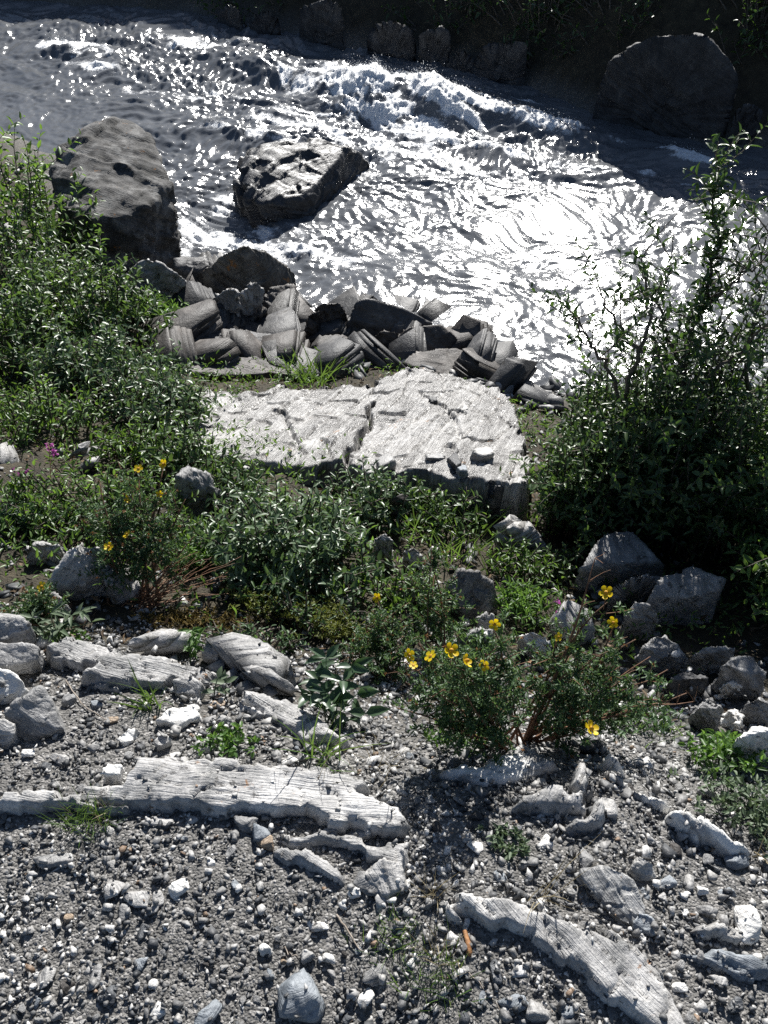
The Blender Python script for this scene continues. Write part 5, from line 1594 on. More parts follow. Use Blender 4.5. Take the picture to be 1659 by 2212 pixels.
tag(scatter('gravel', 33000, (-1.15, 1.15), (.28, 1.3), .0025, .0068, 1.5, keep_front, 21, sink=.35), 'fine mixed grey gravel covering the foreground', 'gravel', kind='stuff')
tag(scatter('gravel', 8500, (-1.15, 1.15), (.28, 1.35), .0055, .0125, 2.2, keep_front, 22, light=1.15, sink=.35), 'coarse pebbles scattered over the foreground gravel', 'gravel', kind='stuff')


def keep_side(x, y, rnd):
    return (np.abs(x) > 1.12) & (y < 1.2 + .12 * fbm(v2(x, y) * 3, 3, 121) - .25 * np.clip(x - .5, 0, .8)) & (rnd.random(len(x)) < .8 + .4 * fbm(v2(x, y) * 5, 2, 123))


tag(scatter('gravel', 10000, (-2.2, 2.2), (.1, 1.4), .0045, .012, 2.2, keep_side, 28, sink=.3), 'grey gravel continuing beside the foreground patch', 'gravel', kind='stuff')


def keep_shard(x, y, rnd):
    pxs, pys = project(np.stack([x, y, height(x, y)], 1))
    w = np.clip((pxs - 750) / 500, .12, 1) + np.clip((1700 - pys) / 150, 0, 1)
    return (y < 1.4) & (rnd.random(len(x)) < w * (.6 + .6 * fbm(v2(x, y) * 5, 2, 127)))


tag(scatter('shards', 3600, (-1.15, 1.15), (.3, 1.4), .006, .019, 2.0, keep_shard, 27, light=1.35, sink=.25, flat=(.12, .28)), 'flat pale schist flakes strewn over the gravel', 'gravel', kind='stuff')


def keep_mid(x, y, rnd):
    return fbm(v2(x, y) * 2.5, 3, 131) > .0


tag(scatter('rubble', 5200, (-1.8, 2.0), (1.05, 2.9), .006, .028, 3.0, keep_mid, 23, light=1.1), 'stone rubble lying between plants on the slope', 'rubble', kind='stuff')


def keep_shore(x, y, rnd):
    z = height(x, y)
    return (z > -1.45) & (z < -1.0) & (y < 6.5)


tag(scatter('rubble', 2600, (-3.0, 2.4), (2.6, 6.0), .015, .085, 3.0, keep_shore, 24, light=.7), 'dark broken stones along the waterline', 'rubble', kind='stuff')

# ------------------------------------------------------------------ plants
rp = np.random.default_rng(5)


def unit(v):
    return v / (np.linalg.norm(v) + 1e-9)


def path(p0, p1, sag=.15, wob=.04, n=7, up=1.0):
    p0, p1 = np.asarray(p0, float), np.asarray(p1, float)
    L = np.linalg.norm(p1 - p0)
    t = np.linspace(0, 1, n)[:, None]
    c = (p0 + p1) / 2 + np.array([0, 0, sag * L * up]) + rp.normal(size=3) * wob * L
    return (1 - t) ** 2 * p0 + 2 * t * (1 - t) * c + t ** 2 * p1 + rp.normal(size=(n, 3)) * wob * .12 * L * t


def leafy(gl, pts, f0, f1, step, L, W, tmpl=(LEAF_V, LEAF_F), spread=1.0, upn=.9, a=None, lift=.5):
    """leaves in a spiral along a shoot"""
    pts = np.asarray(pts)
    seg = np.linalg.norm(np.diff(pts, axis=0), axis=1)
    cum = np.concatenate([[0], np.cumsum(seg)])
    tot = cum[-1]
    n = max(2, int((f1 - f0) * tot / step))
    s = np.linspace(f0, f1, n) * tot
    P = np.stack([np.interp(s, cum, pts[:, k]) for k in range(3)], 1)
    T = np.gradient(pts, axis=0)
    T = np.stack([np.interp(s, cum, T[:, k]) for k in range(3)], 1)
    T /= np.linalg.norm(T, axis=1)[:, None] + 1e-9
    ang = np.arange(n) * 2.4 + rp.uniform(0, 6)
    ref = np.where(np.abs(T[:, 2:]) < .85, np.array([[0, 0, 1.0]]), np.array([[1.0, 0, 0]]))
    b = np.cross(T, ref)
    b /= np.linalg.norm(b, axis=1)[:, None] + 1e-9
    c = np.cross(T, b)
    rad = np.cos(ang)[:, None] * b + np.sin(ang)[:, None] * c
    D = rad * spread + T * lift + rp.normal(size=(n, 3)) * .22 + np.array([0, 0, .12])
    N = T * .8 + np.array([0, 0, upn]) + rp.normal(size=(n, 3)) * .3
    fade = np.where(np.linspace(0, 1, n) > .85, .7, 1.0)
    leaves(gl, P, D, N, L * rp.uniform(.6, 1.15, n) * fade, W * rp.uniform(.75, 1.15, n) * fade, tmpl, a)


def bush(name, label, cat, base, cx, cy, rx, ry, h, n, mat='willow', leaf=(.038, .011), step=.011, group=None, bark='bark', thick=.006, f0=.35, side=2, hmin=.35, lean=(0, 0), tmpl=(LEAF_V, LEAF_F)):
    """a many stemmed shrub: stems fan out from the base, side shoots carry leaves"""
    base = np.asarray(base, float)
    root = empty(name, base, label, cat, group)
    gs, gl = Geo(), Geo()
    for i in range(n):
        a, r = rp.uniform(0, 6.283), math.sqrt(rp.random())
        tx, ty = cx + rx * r * math.cos(a), cy + ry * r * math.sin(a)
        gz = max(height(tx, ty)[0], WZ)
        k = math.sqrt(max(0.05, 1 - .75 * r * r))
        tz = gz + h * k * rp.uniform(hmin, 1.05)
        b0 = np.array([base[0] * .45 + tx * .55 + rp.normal() * .03, base[1] * .45 + ty * .55 + rp.normal() * .03, 0])
        b0[2] = height(b0[0], b0[1])[0] - .02
        tip = np.array([tx + lean[0] * h, ty + lean[1] * h, tz])
        p = path(b0, tip, .12, .06)
        gs.tube(p, thick * rp.uniform(.6, 1), .0012, 4, rp.random())
        leafy(gl, p, f0, 1.0, step, leaf[0], leaf[1], tmpl)
        for s_ in range(side):
            t_ = rp.uniform(.35, .85)
            q0 = p[int(t_ * (len(p) - 1))]
            d = unit(np.array([rp.normal(), rp.normal(), rp.uniform(.2, 1.1)])) * h * rp.uniform(.15, .38)
            pp = path(q0, q0 + d, .08, .05, 5)
            gs.tube(pp, thick * .4, .0009, 3, rp.random())
            leafy(gl, pp, .1, 1.0, step, leaf[0] * .95, leaf[1], tmpl)
    gs.build('stems', M[bark], root)['kind'] = 'stuff'
    o = gl.build('foliage', M[mat], root, smooth=True)
    o['kind'] = 'stuff'
    return root


G_WL = 'willow bushes of the left bank'
WB = [  # label, px, py of base, rx, ry (m), height, stems, material
    ('leafy willow twigs reaching in front of the big left boulder', (85, 575), .40, .3, 1.0, 28, 'willow_g', (.06, .019), .021),
    ('willow bush at the left edge below the big boulder', (50, 640), .50, .4, .55, 70, 'willow', (.05, .017), .017),
    ('dense willow bush in the left middle below the pale pointed boulder', (200, 730), .42, .32, .52, 84, 'willow', (.045, .016), .015),
    ('willow bush at the far left edge, third from the river', (10, 800), .36, .3, .50, 70, 'willow', (.045, .015), .015),
    ('willow bush left of the long dark ledge', (240, 840), .34, .22, .36, 64, 'willow_grey', (.042, .015), .014),
    ('bright leafed willow bush in front of the dark ledge', (350, 915), .22, .18, .32, 50, 'willow_grey', (.04, .014), .014),
    ('low willow bush overlapping the left end of the white slab', (410, 1020), .15, .11, .22, 34, 'willow', (.037, .013), .012),
    ('willow shoots at the lower left of the white slab', (500, 1060), .11, .08, .2, 20, 'willow', (.037, .013), .012),
    ('olive toned bush at the left edge level with the white slab', (70, 940), .33, .2, .26, 56, 'willow_g', (.034, .011), .013),
    ('grey green willow thicket in the centre below the white slab', (640, 1220), .26, .26, .27, 120, 'willow_grey', (.038, .0125), .011),
    ('right flank of the grey green thicket under the slab edge', (800, 1110), .17, .15, .20, 50, 'willow_grey', (.036, .012), .012),
    ('small darker willow below the right part of the white slab', (950, 1130), .17, .12, .18, 34, 'willow', (.034, .012), .012),
    ('leafy shrub behind the left red stemmed cinquefoil', (230, 1120), .28, .16, .24, 54, 'willow_g', (.03, .010), .012),
    ('leafy cover on the soil left of the white slab', (330, 985), .2, .12, .17, 44, 'willow_g', (.034, .011), .012),
    ('silvery leafed shrub just below the left end of the white slab', (480, 1090), .14, .09, .15, 34, 'willow_grey', (.034, .011), .012),
    ('low leafy shrub between the thicket and the lichen boulder', (880, 1310), .15, .10, .15, 44, 'willow_g', (.028, .009), .011),
    ('green shrub in front of the jagged bright rock', (1130, 1240), .12, .09, .15, 36, 'willow_g', (.028, .009), .011),
    ('fine leaved shrub filling the hollow in front of the thicket', (700, 1345), .17, .07, .12, 46, 'cinq', (.020, .007), .009),
    ('low tangled shrub left of the broad leaved plant', (560, 1395), .12, .05, .09, 30, 'cinq', (.020, .007), .009),
    ('leafy cover between the red stems and the thicket', (440, 1200), .16, .10, .16, 44, 'willow_g', (.028, .009), .011),
    ('shaded shrub right of the lichen boulder', (1230, 1240), .10, .08, .14, 26, 'willow', (.028, .009), .011),
    ('leafy shrub at the left edge below the magenta flowers', (40, 1130), .22, .16, .18, 48, 'willow_g', (.03, .010), .011)]
for lb, b, rx, ry, h, n, m_, lf, stp in WB:
    p = gh(*b)
    bush('willow_bush', lb, 'bush', p, p[0], p[1], rx, ry, h, n, m_, lf, stp, G_WL if b[0] < 520 else 'willow bushes below the white slab')

# right hand willow thicket
WR = [('dark willow bush at the right edge of the bank below the tall willow', (1570, 1190), .26, .24, .72, 130, 'willow', (.042, .014), .012),
      ('bright green willow corner at the right edge', (1670, 1330), .14, .2, .48, 66, 'willow_g', (.044, .013), .011),
      ('low willow right against the end of the white slab', (1235, 1140), .13, .16, .46, 64, 'willow', (.038, .013), .012),
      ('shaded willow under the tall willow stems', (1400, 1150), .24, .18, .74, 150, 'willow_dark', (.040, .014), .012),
      ('willow bush behind the tall willow along the water', (1350, 1010), .30, .18, .40, 64, 'willow', (.042, .014), .014),
      ('tall upright leafy willow shoots rising from the right thicket', (1440, 1100), .32, .15, 1.0, 50, 'willow_dark', (.038, .013), .016),
      ('slender leafy shoots left of the tall willow against the bright water', (1270, 1060), .18, .12, .66, 34, 'willow', (.036, .012), .016),
      ('willow at the right edge beside the calm water', (1640, 1040), .28, .22, .52, 76, 'willow_grey', (.044, .014), .013)]
for lb, b, rx, ry, h, n, m_, lf, stp in WR:
    p = gh(*b)
    bush('willow_bush', lb, 'bush', p, p[0], p[1], rx, ry, h, n, m_, lf, stp, 'willow bushes of the right bank', hmin=.8 if 'shoots' in lb else .55)


for lb, x_, y_, rx, h, n, m_ in (('willow bush beyond the left edge of the slope', -2.0, 2.4, .4, .4, 50, 'willow_g'), ('willow bush beyond the left edge beside the water', -3.2, 4.6, .6, .6, 50, 'willow'),
                                 ('grey willow beyond the left edge in the middle of the slope', -2.5, 3.3, .5, .5, 50, 'willow_grey'), ('low shrub beyond the left edge above the gravel', -1.9, 1.6, .3, .22, 40, 'willow_g'),
                                 ('willow bush beyond the right edge of the thicket', 1.7, 2.1, .4, .5, 60, 'willow'), ('willow bush beyond the right edge by the calm water', 2.3, 2.9, .5, .5, 50, 'willow_grey'),
                                 ('low shrub beyond the right edge above the gravel', 1.75, 1.4, .3, .25, 40, 'willow_g')):
    p = np.array([x_, y_, height(x_, y_)[0]])
    bush('willow_bush', lb, 'bush', p, x_, y_, rx, rx * .8, h, n, m_, (.042, .014), .018, 'willow bushes outside the picture')


def at_y(px, py, y):
    d = ray(px, py)
    return CAM + d * (y / d[1])


# tall willow with bare limbs
tb = gh(1390, 1140)
Y0 = tb[1]
tw = empty('tall_willow', tb, 'tall dark willow with bare twisted limbs rising in front of the water at right', 'bush')
gl = Geo()
LIMBS = [[(1385, 1130, 0), (1340, 960, .02), (1345, 860, .05), (1385, 760, .06), (1400, 660, .08), (1385, 560, .1)],
         [(1395, 1130, 0), (1460, 950, .06), (1475, 830, .1), (1480, 710, .14), (1530, 650, .16), (1548, 520, .2), (1552, 365, .24)],
         [(1470, 900, .08), (1530, 810, .06), (1590, 770, .02), (1659, 700, -.02), (1720, 650, -.04)],
         [(1345, 880, .04), (1310, 790, .0), (1270, 730, -.02), (1235, 690, -.04)],
         [(1475, 800, .1), (1440, 720, .16), (1420, 640, .2), (1450, 560, .22)],
         [(1385, 760, .06), (1330, 700, .12), (1300, 640, .14)],
         [(1530, 650, .16), (1590, 610, .12), (1650, 560, .1)],
         [(1560, 1120, .1), (1600, 930, .12), (1620, 760, .14), (1640, 620, .16), (1659, 500, .2)]]
for k, lim in enumerate(LIMBS):
    P = np.array([at_y(x, y, Y0 + dy) for x, y, dy in lim])
    t = np.linspace(0, 1, len(P))
    tt = np.linspace(0, 1, len(P) * 4)
    P = np.stack([np.interp(tt, t, P[:, c]) for c in range(3)], 1)
    P[1:-1] += rp.normal(size=P[1:-1].shape) * .006
    g = Geo()
    r0 = .012 if k < 2 else (.010 if k == 7 else .007)
    g.tube(P, r0, .002, 6, .5)
    for j in range(3, len(P), 2):             # twigs
        f = j / len(P)
        for _ in range(2 if f > .4 else 1):
            d = unit(np.array([rp.normal(), rp.normal() * .8, rp.uniform(.2, 1.6)])) * rp.uniform(.08, .24)
            pp = path(P[j], P[j] + d, .05, .06, 5)
            g.tube(pp, .0022, .0008, 3, .5)
            leaf_here = (k == 1 and f > .62) or rp.random() < .9
            if leaf_here:
                leafy(gl, pp, .25, 1, .011, .036, .011)
            else:
                for q_ in range(3):
                    e = pp[rp.integers(2, 5)]
                    g.tube(path(e, e + unit(rp.normal(size=3) + np.array([0, 0, .8])) * .06, 0, .05, 3), .0012, .0006, 3, .5)
    if k == 1:
        leafy(gl, P[len(P) // 2:], .3, 1, .006, .038, .013)
        for q_ in range(40):
            b0 = P[rp.integers(int(len(P) * .55), len(P))]
            pp = path(b0, b0 + unit(np.array([rp.normal() * .7, rp.normal() * .7, 1.4])) * rp.uniform(.05, .12), .03, .05, 5)
            g.tube(pp, .0015, .0007, 3, .5)
            leafy(gl, pp, .1, 1, .009, .036, .013)
    g.build('limb', M['bark'], tw)
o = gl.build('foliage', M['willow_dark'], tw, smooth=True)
o['kind'] = 'stuff'

# far bank bushes
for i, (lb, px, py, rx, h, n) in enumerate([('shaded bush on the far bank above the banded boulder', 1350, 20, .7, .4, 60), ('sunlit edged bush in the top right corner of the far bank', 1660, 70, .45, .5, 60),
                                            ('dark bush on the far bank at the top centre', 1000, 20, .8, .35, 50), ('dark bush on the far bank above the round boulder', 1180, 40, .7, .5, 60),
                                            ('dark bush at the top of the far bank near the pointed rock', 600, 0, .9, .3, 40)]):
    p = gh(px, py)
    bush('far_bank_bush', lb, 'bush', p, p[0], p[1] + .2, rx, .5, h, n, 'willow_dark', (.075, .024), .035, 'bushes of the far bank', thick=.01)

# cinquefoil shrubs
def petal_mesh():
    V, F = [], []
    for k in range(5):
        a = k * 2 * math.pi / 5
        ca, sa = math.cos(a), math.sin(a)
        loc = [(.12, 0, 0), (.45, .30, .10), (.45, -.30, .10), (.80, .38, .2), (.80, -.38, .2), (1.0, .16, .26), (1.0, -.16, .26), (.6, 0, .06), (.94, 0, .2)]
        n0 = len(V)
        V += [(x * ca - y * sa, x * sa + y * ca, z) for x, y, z in loc]
        F += [(n0 + i, n0 + j, n0 + l) for i, j, l in ((0, 2, 7), (0, 7, 1), (1, 7, 3), (2, 4, 7), (7, 8, 3), (7, 4, 8), (3, 8, 5), (4, 6, 8), (5, 8, 6))]
    return np.array(V), np.array(F)


PETV, PETF = petal_mesh()
flower_me = mk('flower', PETV * .0142, PETF, M['petal'], smooth=True, attrs={'lv': np.repeat(np.random.default_rng(3).random(5), 9)})
pet_data = flower_me.data
bpy.data.objects.remove(flower_me)
cV, cF = cubesphere(4)
ctr = mk('flower_centre', cV * np.array([.0042, .0042, .003]) + np.array([0, 0, .002]), cF, M['pistil'], smooth=True, attrs={'lv': np.random.default_rng(3).random(len(cV))})
ctr_data = ctr.data
bpy.data.objects.remove(ctr)


def flower(parent, p, size=1.0, face=None):
    f = bpy.data.objects.new('flower', pet_data)
    COL.objects.link(f)
    f.parent = parent
    f.location = Vector(p) - parent.location
    d = Vector((rp.normal() * .6, -.3 + rp.normal() * .5, .8)) if face is None else Vector(face)
    f.rotation_euler = d.to_track_quat('Z', 'Y').to_euler()
    f.scale = (size * rp.uniform(.85, 1.1), size * rp.uniform(.85, 1.1), size * rp.choice([.5, 1.0, 1.5, 2.4]))
    c = bpy.data.objects.new('flower_centre', ctr_data)
    COL.objects.link(c)
    c.parent = f


def tuftlets(gl, P, n, L, W, tmpl=(DIAM_V, DIAM_F), up=.4):
    """small divided leaves: n leaflets fanned round each point"""
    P = np.repeat(P, n, 0)
    D = rp.normal(size=P.shape) + np.array([0, 0, up])
    N = rp.normal(size=P.shape) * .5 + np.array([0, 0, 1.0])
    leaves(gl, P + rp.normal(size=P.shape) * .002, D, N, L * rp.uniform(.7, 1.2, len(P)), W * rp.uniform(.8, 1.2, len(P)), tmpl)


def cinquefoil(label, basepx, tips, flowers, mat='cinq', stem=.0035, twig=10, leafn=7, bare=()):
    b = gh(*basepx)
    root = empty('cinquefoil_shrub', b, label, 'shrub')
    gl, gseed = Geo(), Geo()
    gtw = Geo()
    ends = []
    for px, py, dy in tips:
        tip = at_y(px, py, b[1] + dy)
        b0 = b + np.array([rp.normal() * .025, rp.normal() * .015, -.01])
        p = path(b0, tip, .06, .05, 9)
        g = Geo()
        g.tube(p, stem * rp.uniform(.8, 1.2), .0012, 5, rp.random())
        g.build('stem', M['redbark'], root)
        ends.append(tip)
        for j in range(twig):
            f = rp.uniform(.38, 1.0)
            q0 = p[min(8, int(f * 8))]
            d = unit(np.array([rp.normal(), rp.normal() * .7, rp.uniform(-.1, 1.1)])) * rp.uniform(.03, .085)
            pp = path(q0, q0 + d, .05, .05, 5)
            gtw.tube(pp, .0011, .0006, 3, rp.random())
            m = rp.integers(4, 8)
            t = rp.uniform(.2, 1, m)[:, None]
            P = pp[0] + (pp[-1] - pp[0]) * t + rp.normal(size=(m, 3)) * .004
            tuftlets(gl, P, leafn, .0135, .0042)
            if rp.random() < .3:
                leaves(gseed, np.repeat(pp[-1:], 7, 0), rp.normal(size=(7, 3)) + [0, 0, .5], rp.normal(size=(7, 3)), .0055, .004, (DIAM_V, DIAM_F))
    for px, py, dy in bare:
        tip = at_y(px, py, b[1] + dy)
        p = path(b + rp.normal(size=3) * .012, tip, .04, .05, 10)
        g = Geo()
        g.tube(p, stem * 1.5, .001, 5, .5)
        for j in range(4, 10):
            for _ in range(2):
                d = unit(np.array([rp.normal(), rp.normal() * .5, rp.uniform(.3, 1.2)])) * rp.uniform(.02, .05)
                g.tube(path(p[j], p[j] + d, .02, .05, 4), .001, .0005, 3, .5)
        g.build('stem', M['redbark'], root)
    for px, py, sz in flowers:
        # nearest stem end decides the depth of the blossom
        ez = [project(e) for e in ends]
        k = min(range(len(ez)), key=lambda i: (ez[i][0] - px) ** 2 + (ez[i][1] - py) ** 2)
        p = at_y(px, py, ends[k][1] - .015)
        g = gtw
        g.tube(path(ends[k] - np.array([0, 0, .03]), p, .05, .03, 5), .0010, .0008, 3, .5)
        flower(root, p, sz)
    gtw.build('twigs', M['redbark'], root)
    o = gl.build('foliage', M[mat], root)
    o['kind'] = 'stuff'
    o = gseed.build('seed_heads', M['seed'], root)
    if o:
        o['kind'] = 'stuff'
    return root


cinquefoil('main yellow flowering cinquefoil shrub in the middle of the picture', (1085, 1612),
           [(875, 1430, .02), (905, 1385, .06), (940, 1425, .0), (975, 1415, -.02), (1005, 1440, -.02), (1048, 1445, -.02), (1068, 1360, .06), (1030, 1400, .03), (900, 1480, .0), (950, 1500, -.03), (1000, 1490, -.04),
            (860, 1530, -.02), (920, 1560, -.04), (1060, 1480, -.03)],
           [(883, 1415, .85), (930, 1417, .8), (973, 1406, 1.15), (1003, 1430, .95), (1047, 1437, .8), (1068, 1348, .85), (893, 1437, .6)], twig=13)
cinquefoil('right arm of the cinquefoil with a bare reddish branch and one low yellow flower', (1140, 1600),
           [(1200, 1390, .08), (1250, 1350, .1), (1309, 1295, .12), (1326, 1355, .1), (1370, 1380, .1), (1290, 1420, .04), (1240, 1440, .02), (1340, 1440, .04), (1400, 1420, .08), (1440, 1450, .06), (1300, 1490, .0), (1240, 1500, .0),
            (1360, 1500, .02), (1480, 1500, .03), (1280, 1565, -.06), (1420, 1520, .0)],
           [(1309, 1281, .95), (1326, 1345, .85), (1207, 1376, .7), (1276, 1575, 1.1)], twig=10, bare=[(1290, 1205, .16), (1500, 1520, .02)])
cinquefoil('tall thin cinquefoil sprig behind the row of flowers', (945, 1440), [(925, 1200, .2), (940, 1240, .2), (950, 1290, .16), (935, 1180, .2)], [], twig=12, stem=.0025)
cinquefoil('left sprawling arm of the cinquefoil with one yellow flower over the green mat', (840, 1470), [(815, 1300, .14), (850, 1330, .12), (790, 1350, .1), (880, 1350, .1), (760, 1400, .06), (830, 1400, .05)],
           [(815, 1291, .8)], twig=12, stem=.0025)
cinquefoil('left red stemmed cinquefoil with small yellow flowers', (285, 1300),
           [(215, 1040, .2), (255, 1000, .24), (300, 1020, .22), (355, 1010, .22), (270, 1085, .16), (345, 1080, .16), (400, 1080, .16), (200, 1090, .16), (330, 1140, .1), (275, 1160, .08), (235, 1190, .05), (380, 1150, .1), (420, 1160, .1)],
           [(299, 1012, .85), (355, 1003, .8), (270, 1079, .7), (345, 1068, .6), (275, 1155, .85), (235, 1182, .85)], twig=11, stem=.0045)
cinquefoil('small leafy cinquefoil with a single yellow flower at the left edge', (80, 1350), [(90, 1275, .05), (60, 1300, .03), (110, 1310, .03), (40, 1320, .02), (130, 1290, .05)], [(90, 1267, .85)], twig=9, stem=.002)


# grasses
def grass(label, px, py, n, h, spread=.04, mat='grass', group='grass tufts', wid=.0022, lean=(0, 0), droop=.5, rx=None, zoff=0.0):
    b = gh(px, py)
    b[2] += zoff
    g = Geo()
    for i in range(n):
        p0 = b + np.array([rp.normal() * spread * (rx or 1), rp.normal() * spread * .8, -.004])
        p0[2] = height(p0[0], p0[1])[0] - .004 + zoff
        d = unit(np.array([rp.normal() * .45 + lean[0], rp.normal() * .35 + lean[1], 1.0]))
        L = h * rp.uniform(.5, 1.1)
        side = unit(np.array([d[0], d[1], 0]) + rp.normal(size=3) * .1)
        c = p0 + d * L * .55
        e = p0 + d * L * .85 + side * L * droop * rp.uniform(.2, 1.0) * .6
        t = np.linspace(0, 1, 5)[:, None]
        P = (1 - t) ** 2 * p0 + 2 * t * (1 - t) * c + t ** 2 * e
        w = unit(np.cross(d, rp.normal(size=3)))
        ww = wid * np.array([1, .95, .8, .5, .05])[:, None]
        V = np.concatenate([P - w * ww / 2, P + w * ww / 2])
        F = []
        for k in range(4):
            F += [(k, k + 1, k + 6), (k, k + 6, k + 5)]
        g.add(V, F, rp.random())
    root = empty('grass_tuft', b, label, 'grass', group)
    g.build('blades', M[mat], root, smooth=True)['kind'] = 'stuff'
    return root


grass('fine green grass tuft growing from the pale ledge at left', 195, 1775, 120, .085, .022, wid=.0013)
grass('straw coloured blades mixed into the left grass tuft', 215, 1772, 24, .08, .025, 'dryg', wid=.0011)
grass('broad bladed green grass clump between the left rocks', 325, 1520, 26, .10, .012, wid=.004, droop=.8)
grass('tall green grass blades at the right end of the bedrock strip', 690, 1630, 26, .15, .02, wid=.0035, droop=.7)
grass('dry wispy grass at the foot of the main cinquefoil', 830, 1650, 40, .07, .05, 'dryg', wid=.0014)
grass('yellowing grass patch in the lower middle gravel', 860, 2030, 90, .055, .028, wid=.0013)
grass('green grass tuft near the bottom centre', 950, 2120, 90, .06, .024, wid=.0016)
grass('straw stems behind the lower green grass tuft', 945, 2060, 34, .07, .018, 'dryg', wid=.0014)
grass('dry upright straw stalks right of the pale ledge', 932, 1930, 22, .12, .010, 'dryg', wid=.0016, droop=.2)
grass('long pale straws fanning out above the bedrock arch', 1155, 1945, 12, .17, .008, 'dryg', wid=.0017, lean=(.4, .2), droop=.5)
grass('bright green grass clump in the waterline jumble', 665, 825, 70, .2, .06, wid=.006)
grass('bright green grass clump below the right part of the white slab', 990, 1200, 60, .16, .07, wid=.004)
grass('grass blades beside the small willow under the white slab', 900, 1140, 30, .14, .06, wid=.004)
grass('few straw blades at the right edge by the quartz vein', 1640, 1850, 8, .09, .008, 'dryg', wid=.002)
grass('thin tall seed stalks standing before the pale ledge', 680, 1700, 7, .13, .03, 'dryg', wid=.0012, droop=.2)
grass('short grass in the shade at the foot of the right cinquefoil arm', 1450, 1580, 60, .06, .05, wid=.002)


# herbs
def herb(name, label, px, py, rx, ry, h, n, mat, leaf, group='low herbs', tmpl=(LEAF_V, LEAF_F), nl=5, up=.4):
    b = gh(px, py)
    root = empty(name, b, label, 'plant', group)
    gs, gl = Geo(), Geo()
    for i in range(n):
        x, y = b[0] + rp.normal() * rx * .55, b[1] + rp.normal() * ry * .55
        z = height(x, y)[0]
        top = np.array([x + rp.normal() * .01, y + rp.normal() * .01, z + h * rp.uniform(.4, 1)])
        gs.tube(path([x * .7 + b[0] * .3, y * .7 + b[1] * .3, z - .005], top, .05, .05, 4), .0011, .0007, 3, .5)
        tuftlets(gl, top[None], nl, leaf[0], leaf[1], tmpl, up)
    gs.build('stems', M[mat], root)['kind'] = 'stuff'
    o = gl.build('foliage', M[mat], root)
    o['kind'] = 'stuff'
    return root


herb('herb_clump', 'bright green herb clump beside the tilted slab on the left shore', 355, 705, .14, .1, .16, 90, 'herb', (.04, .009))
herb('herb_clump', 'bright green feathery herb right of the lichen boulder', 1125, 1320, .07, .07, .08, 110, 'herb', (.022, .006))
herb('herb_clump', 'grey green feathery plant at the right edge of the gravel', 1625, 1760, .09, .09, .05, 120, 'greyherb', (.016, .006))
herb('herb_clump', 'small green herb patch right above the pale ledge', 490, 1610, .05, .03, .022, 40, 'herb', (.014, .007))
herb('herb_rosette', 'small green rosette in the gravel right of the ledge', 1090, 1815, .03, .02, .02, 26, 'greyherb', (.016, .006))
herb('herb_clump', 'green weeds in the shade at the lower right', 1560, 1650, .08, .06, .06, 80, 'herb', (.02, .008))
herb('juniper_mat', 'yellow green juniper mat below the grey green thicket', 640, 1330, .13, .05, .06, 150, 'juniper', (.012, .003), nl=10)
herb('juniper_mat', 'darker juniper sprigs right of the yellow green mat', 730, 1370, .1, .05, .06, 110, 'juniper', (.012, .003), nl=9)
herb('moss_patch', 'rusty brown moss patch under the left cinquefoil', 430, 1345, .12, .03, .02, 150, 'moss', (.01, .004), nl=6)
herb('spruce_seedling', 'small dark green spruce sprigs at the left edge', 50, 1150, .12, .05, .10, 110, 'spruce', (.013, .002), nl=14)
herb('herb_clump', 'fine green foliage right of the red stems', 430, 1230, .1, .05, .10, 90, 'herb', (.014, .004), nl=8)
herb('herb_clump', 'small green plants below the left quartz boulder stack', 160, 1400, .05, .02, .03, 26, 'herb', (.012, .005))
herb('herb_clump', 'green weed at the foot of the centre bedrock hump', 990, 1610, .06, .03, .04, 40, 'herb', (.014, .006))
herb('herb_clump', 'dull green weeds between the dark boulders and the tall sprig', 1010, 1400, .1, .06, .06, 70, 'cinq', (.018, .006))
herb('herb_clump', 'green weeds under the right cinquefoil arm', 1330, 1560, .1, .06, .05, 80, 'cinq', (.018, .007))


def big_leaf_plant(name, label, px, py, stems, mat, leaf, group='broad leaved plants'):
    """each leaf of the plant is a part of its own"""
    b = gh(px, py)
    root = empty(name, b, label, 'plant', group)
    g = Geo()
    for (x, y, dy, n) in stems:
        top = at_y(x, y, b[1] + dy)
        p = path(b + np.array([rp.normal() * .015, rp.normal() * .01, -.005]), top, .05, .05, 6)
        g.tube(p, .0018, .001, 4, .5)
        for i in range(n):
            q = p[int(rp.integers(2, 6))] if i else p[-1]
            l = Geo()
            a = i * 2.4 + rp.uniform(0, 1)
            D = np.array([[math.cos(a), math.sin(a), rp.uniform(.1, .6)]])
            leaves(l, q[None], D, np.array([[rp.normal() * .3, rp.normal() * .3, 1]]), leaf[0] * rp.uniform(.7, 1.2), leaf[1] * rp.uniform(.8, 1.2))
            l.build('leaf', M[mat], root, smooth=True)
    g.build('stems', M[mat], root)
    return root


big_leaf_plant('broad_leaf_plant', 'glossy broad leaved plant right of the folded dark rock', 720, 1560,
               [(680, 1450, .06, 6), (705, 1420, .08, 6), (660, 1480, .03, 5), (740, 1470, .05, 6), (770, 1500, .04, 6), (730, 1510, .02, 5), (790, 1540, .0, 5), (690, 1500, .02, 5), (760, 1440, .08, 6)], 'broad', (.045, .02))
big_leaf_plant('broad_leaf_plant', 'whorled green plant standing on the pale slab at left', 418, 1420, [(415, 1362, .03, 12), (410, 1380, .02, 8), (425, 1375, .02, 8)], 'herb', (.03, .008))
big_leaf_plant('broad_leaf_plant', 'pale green star shaped leaves spreading at the left edge', 120, 1385,
               [(70, 1335, .03, 7), (110, 1325, .03, 8), (155, 1330, .03, 8), (195, 1345, .02, 8), (130, 1360, .0, 7), (90, 1365, .0, 7), (175, 1320, .04, 8)], 'greyherb', (.038, .010))
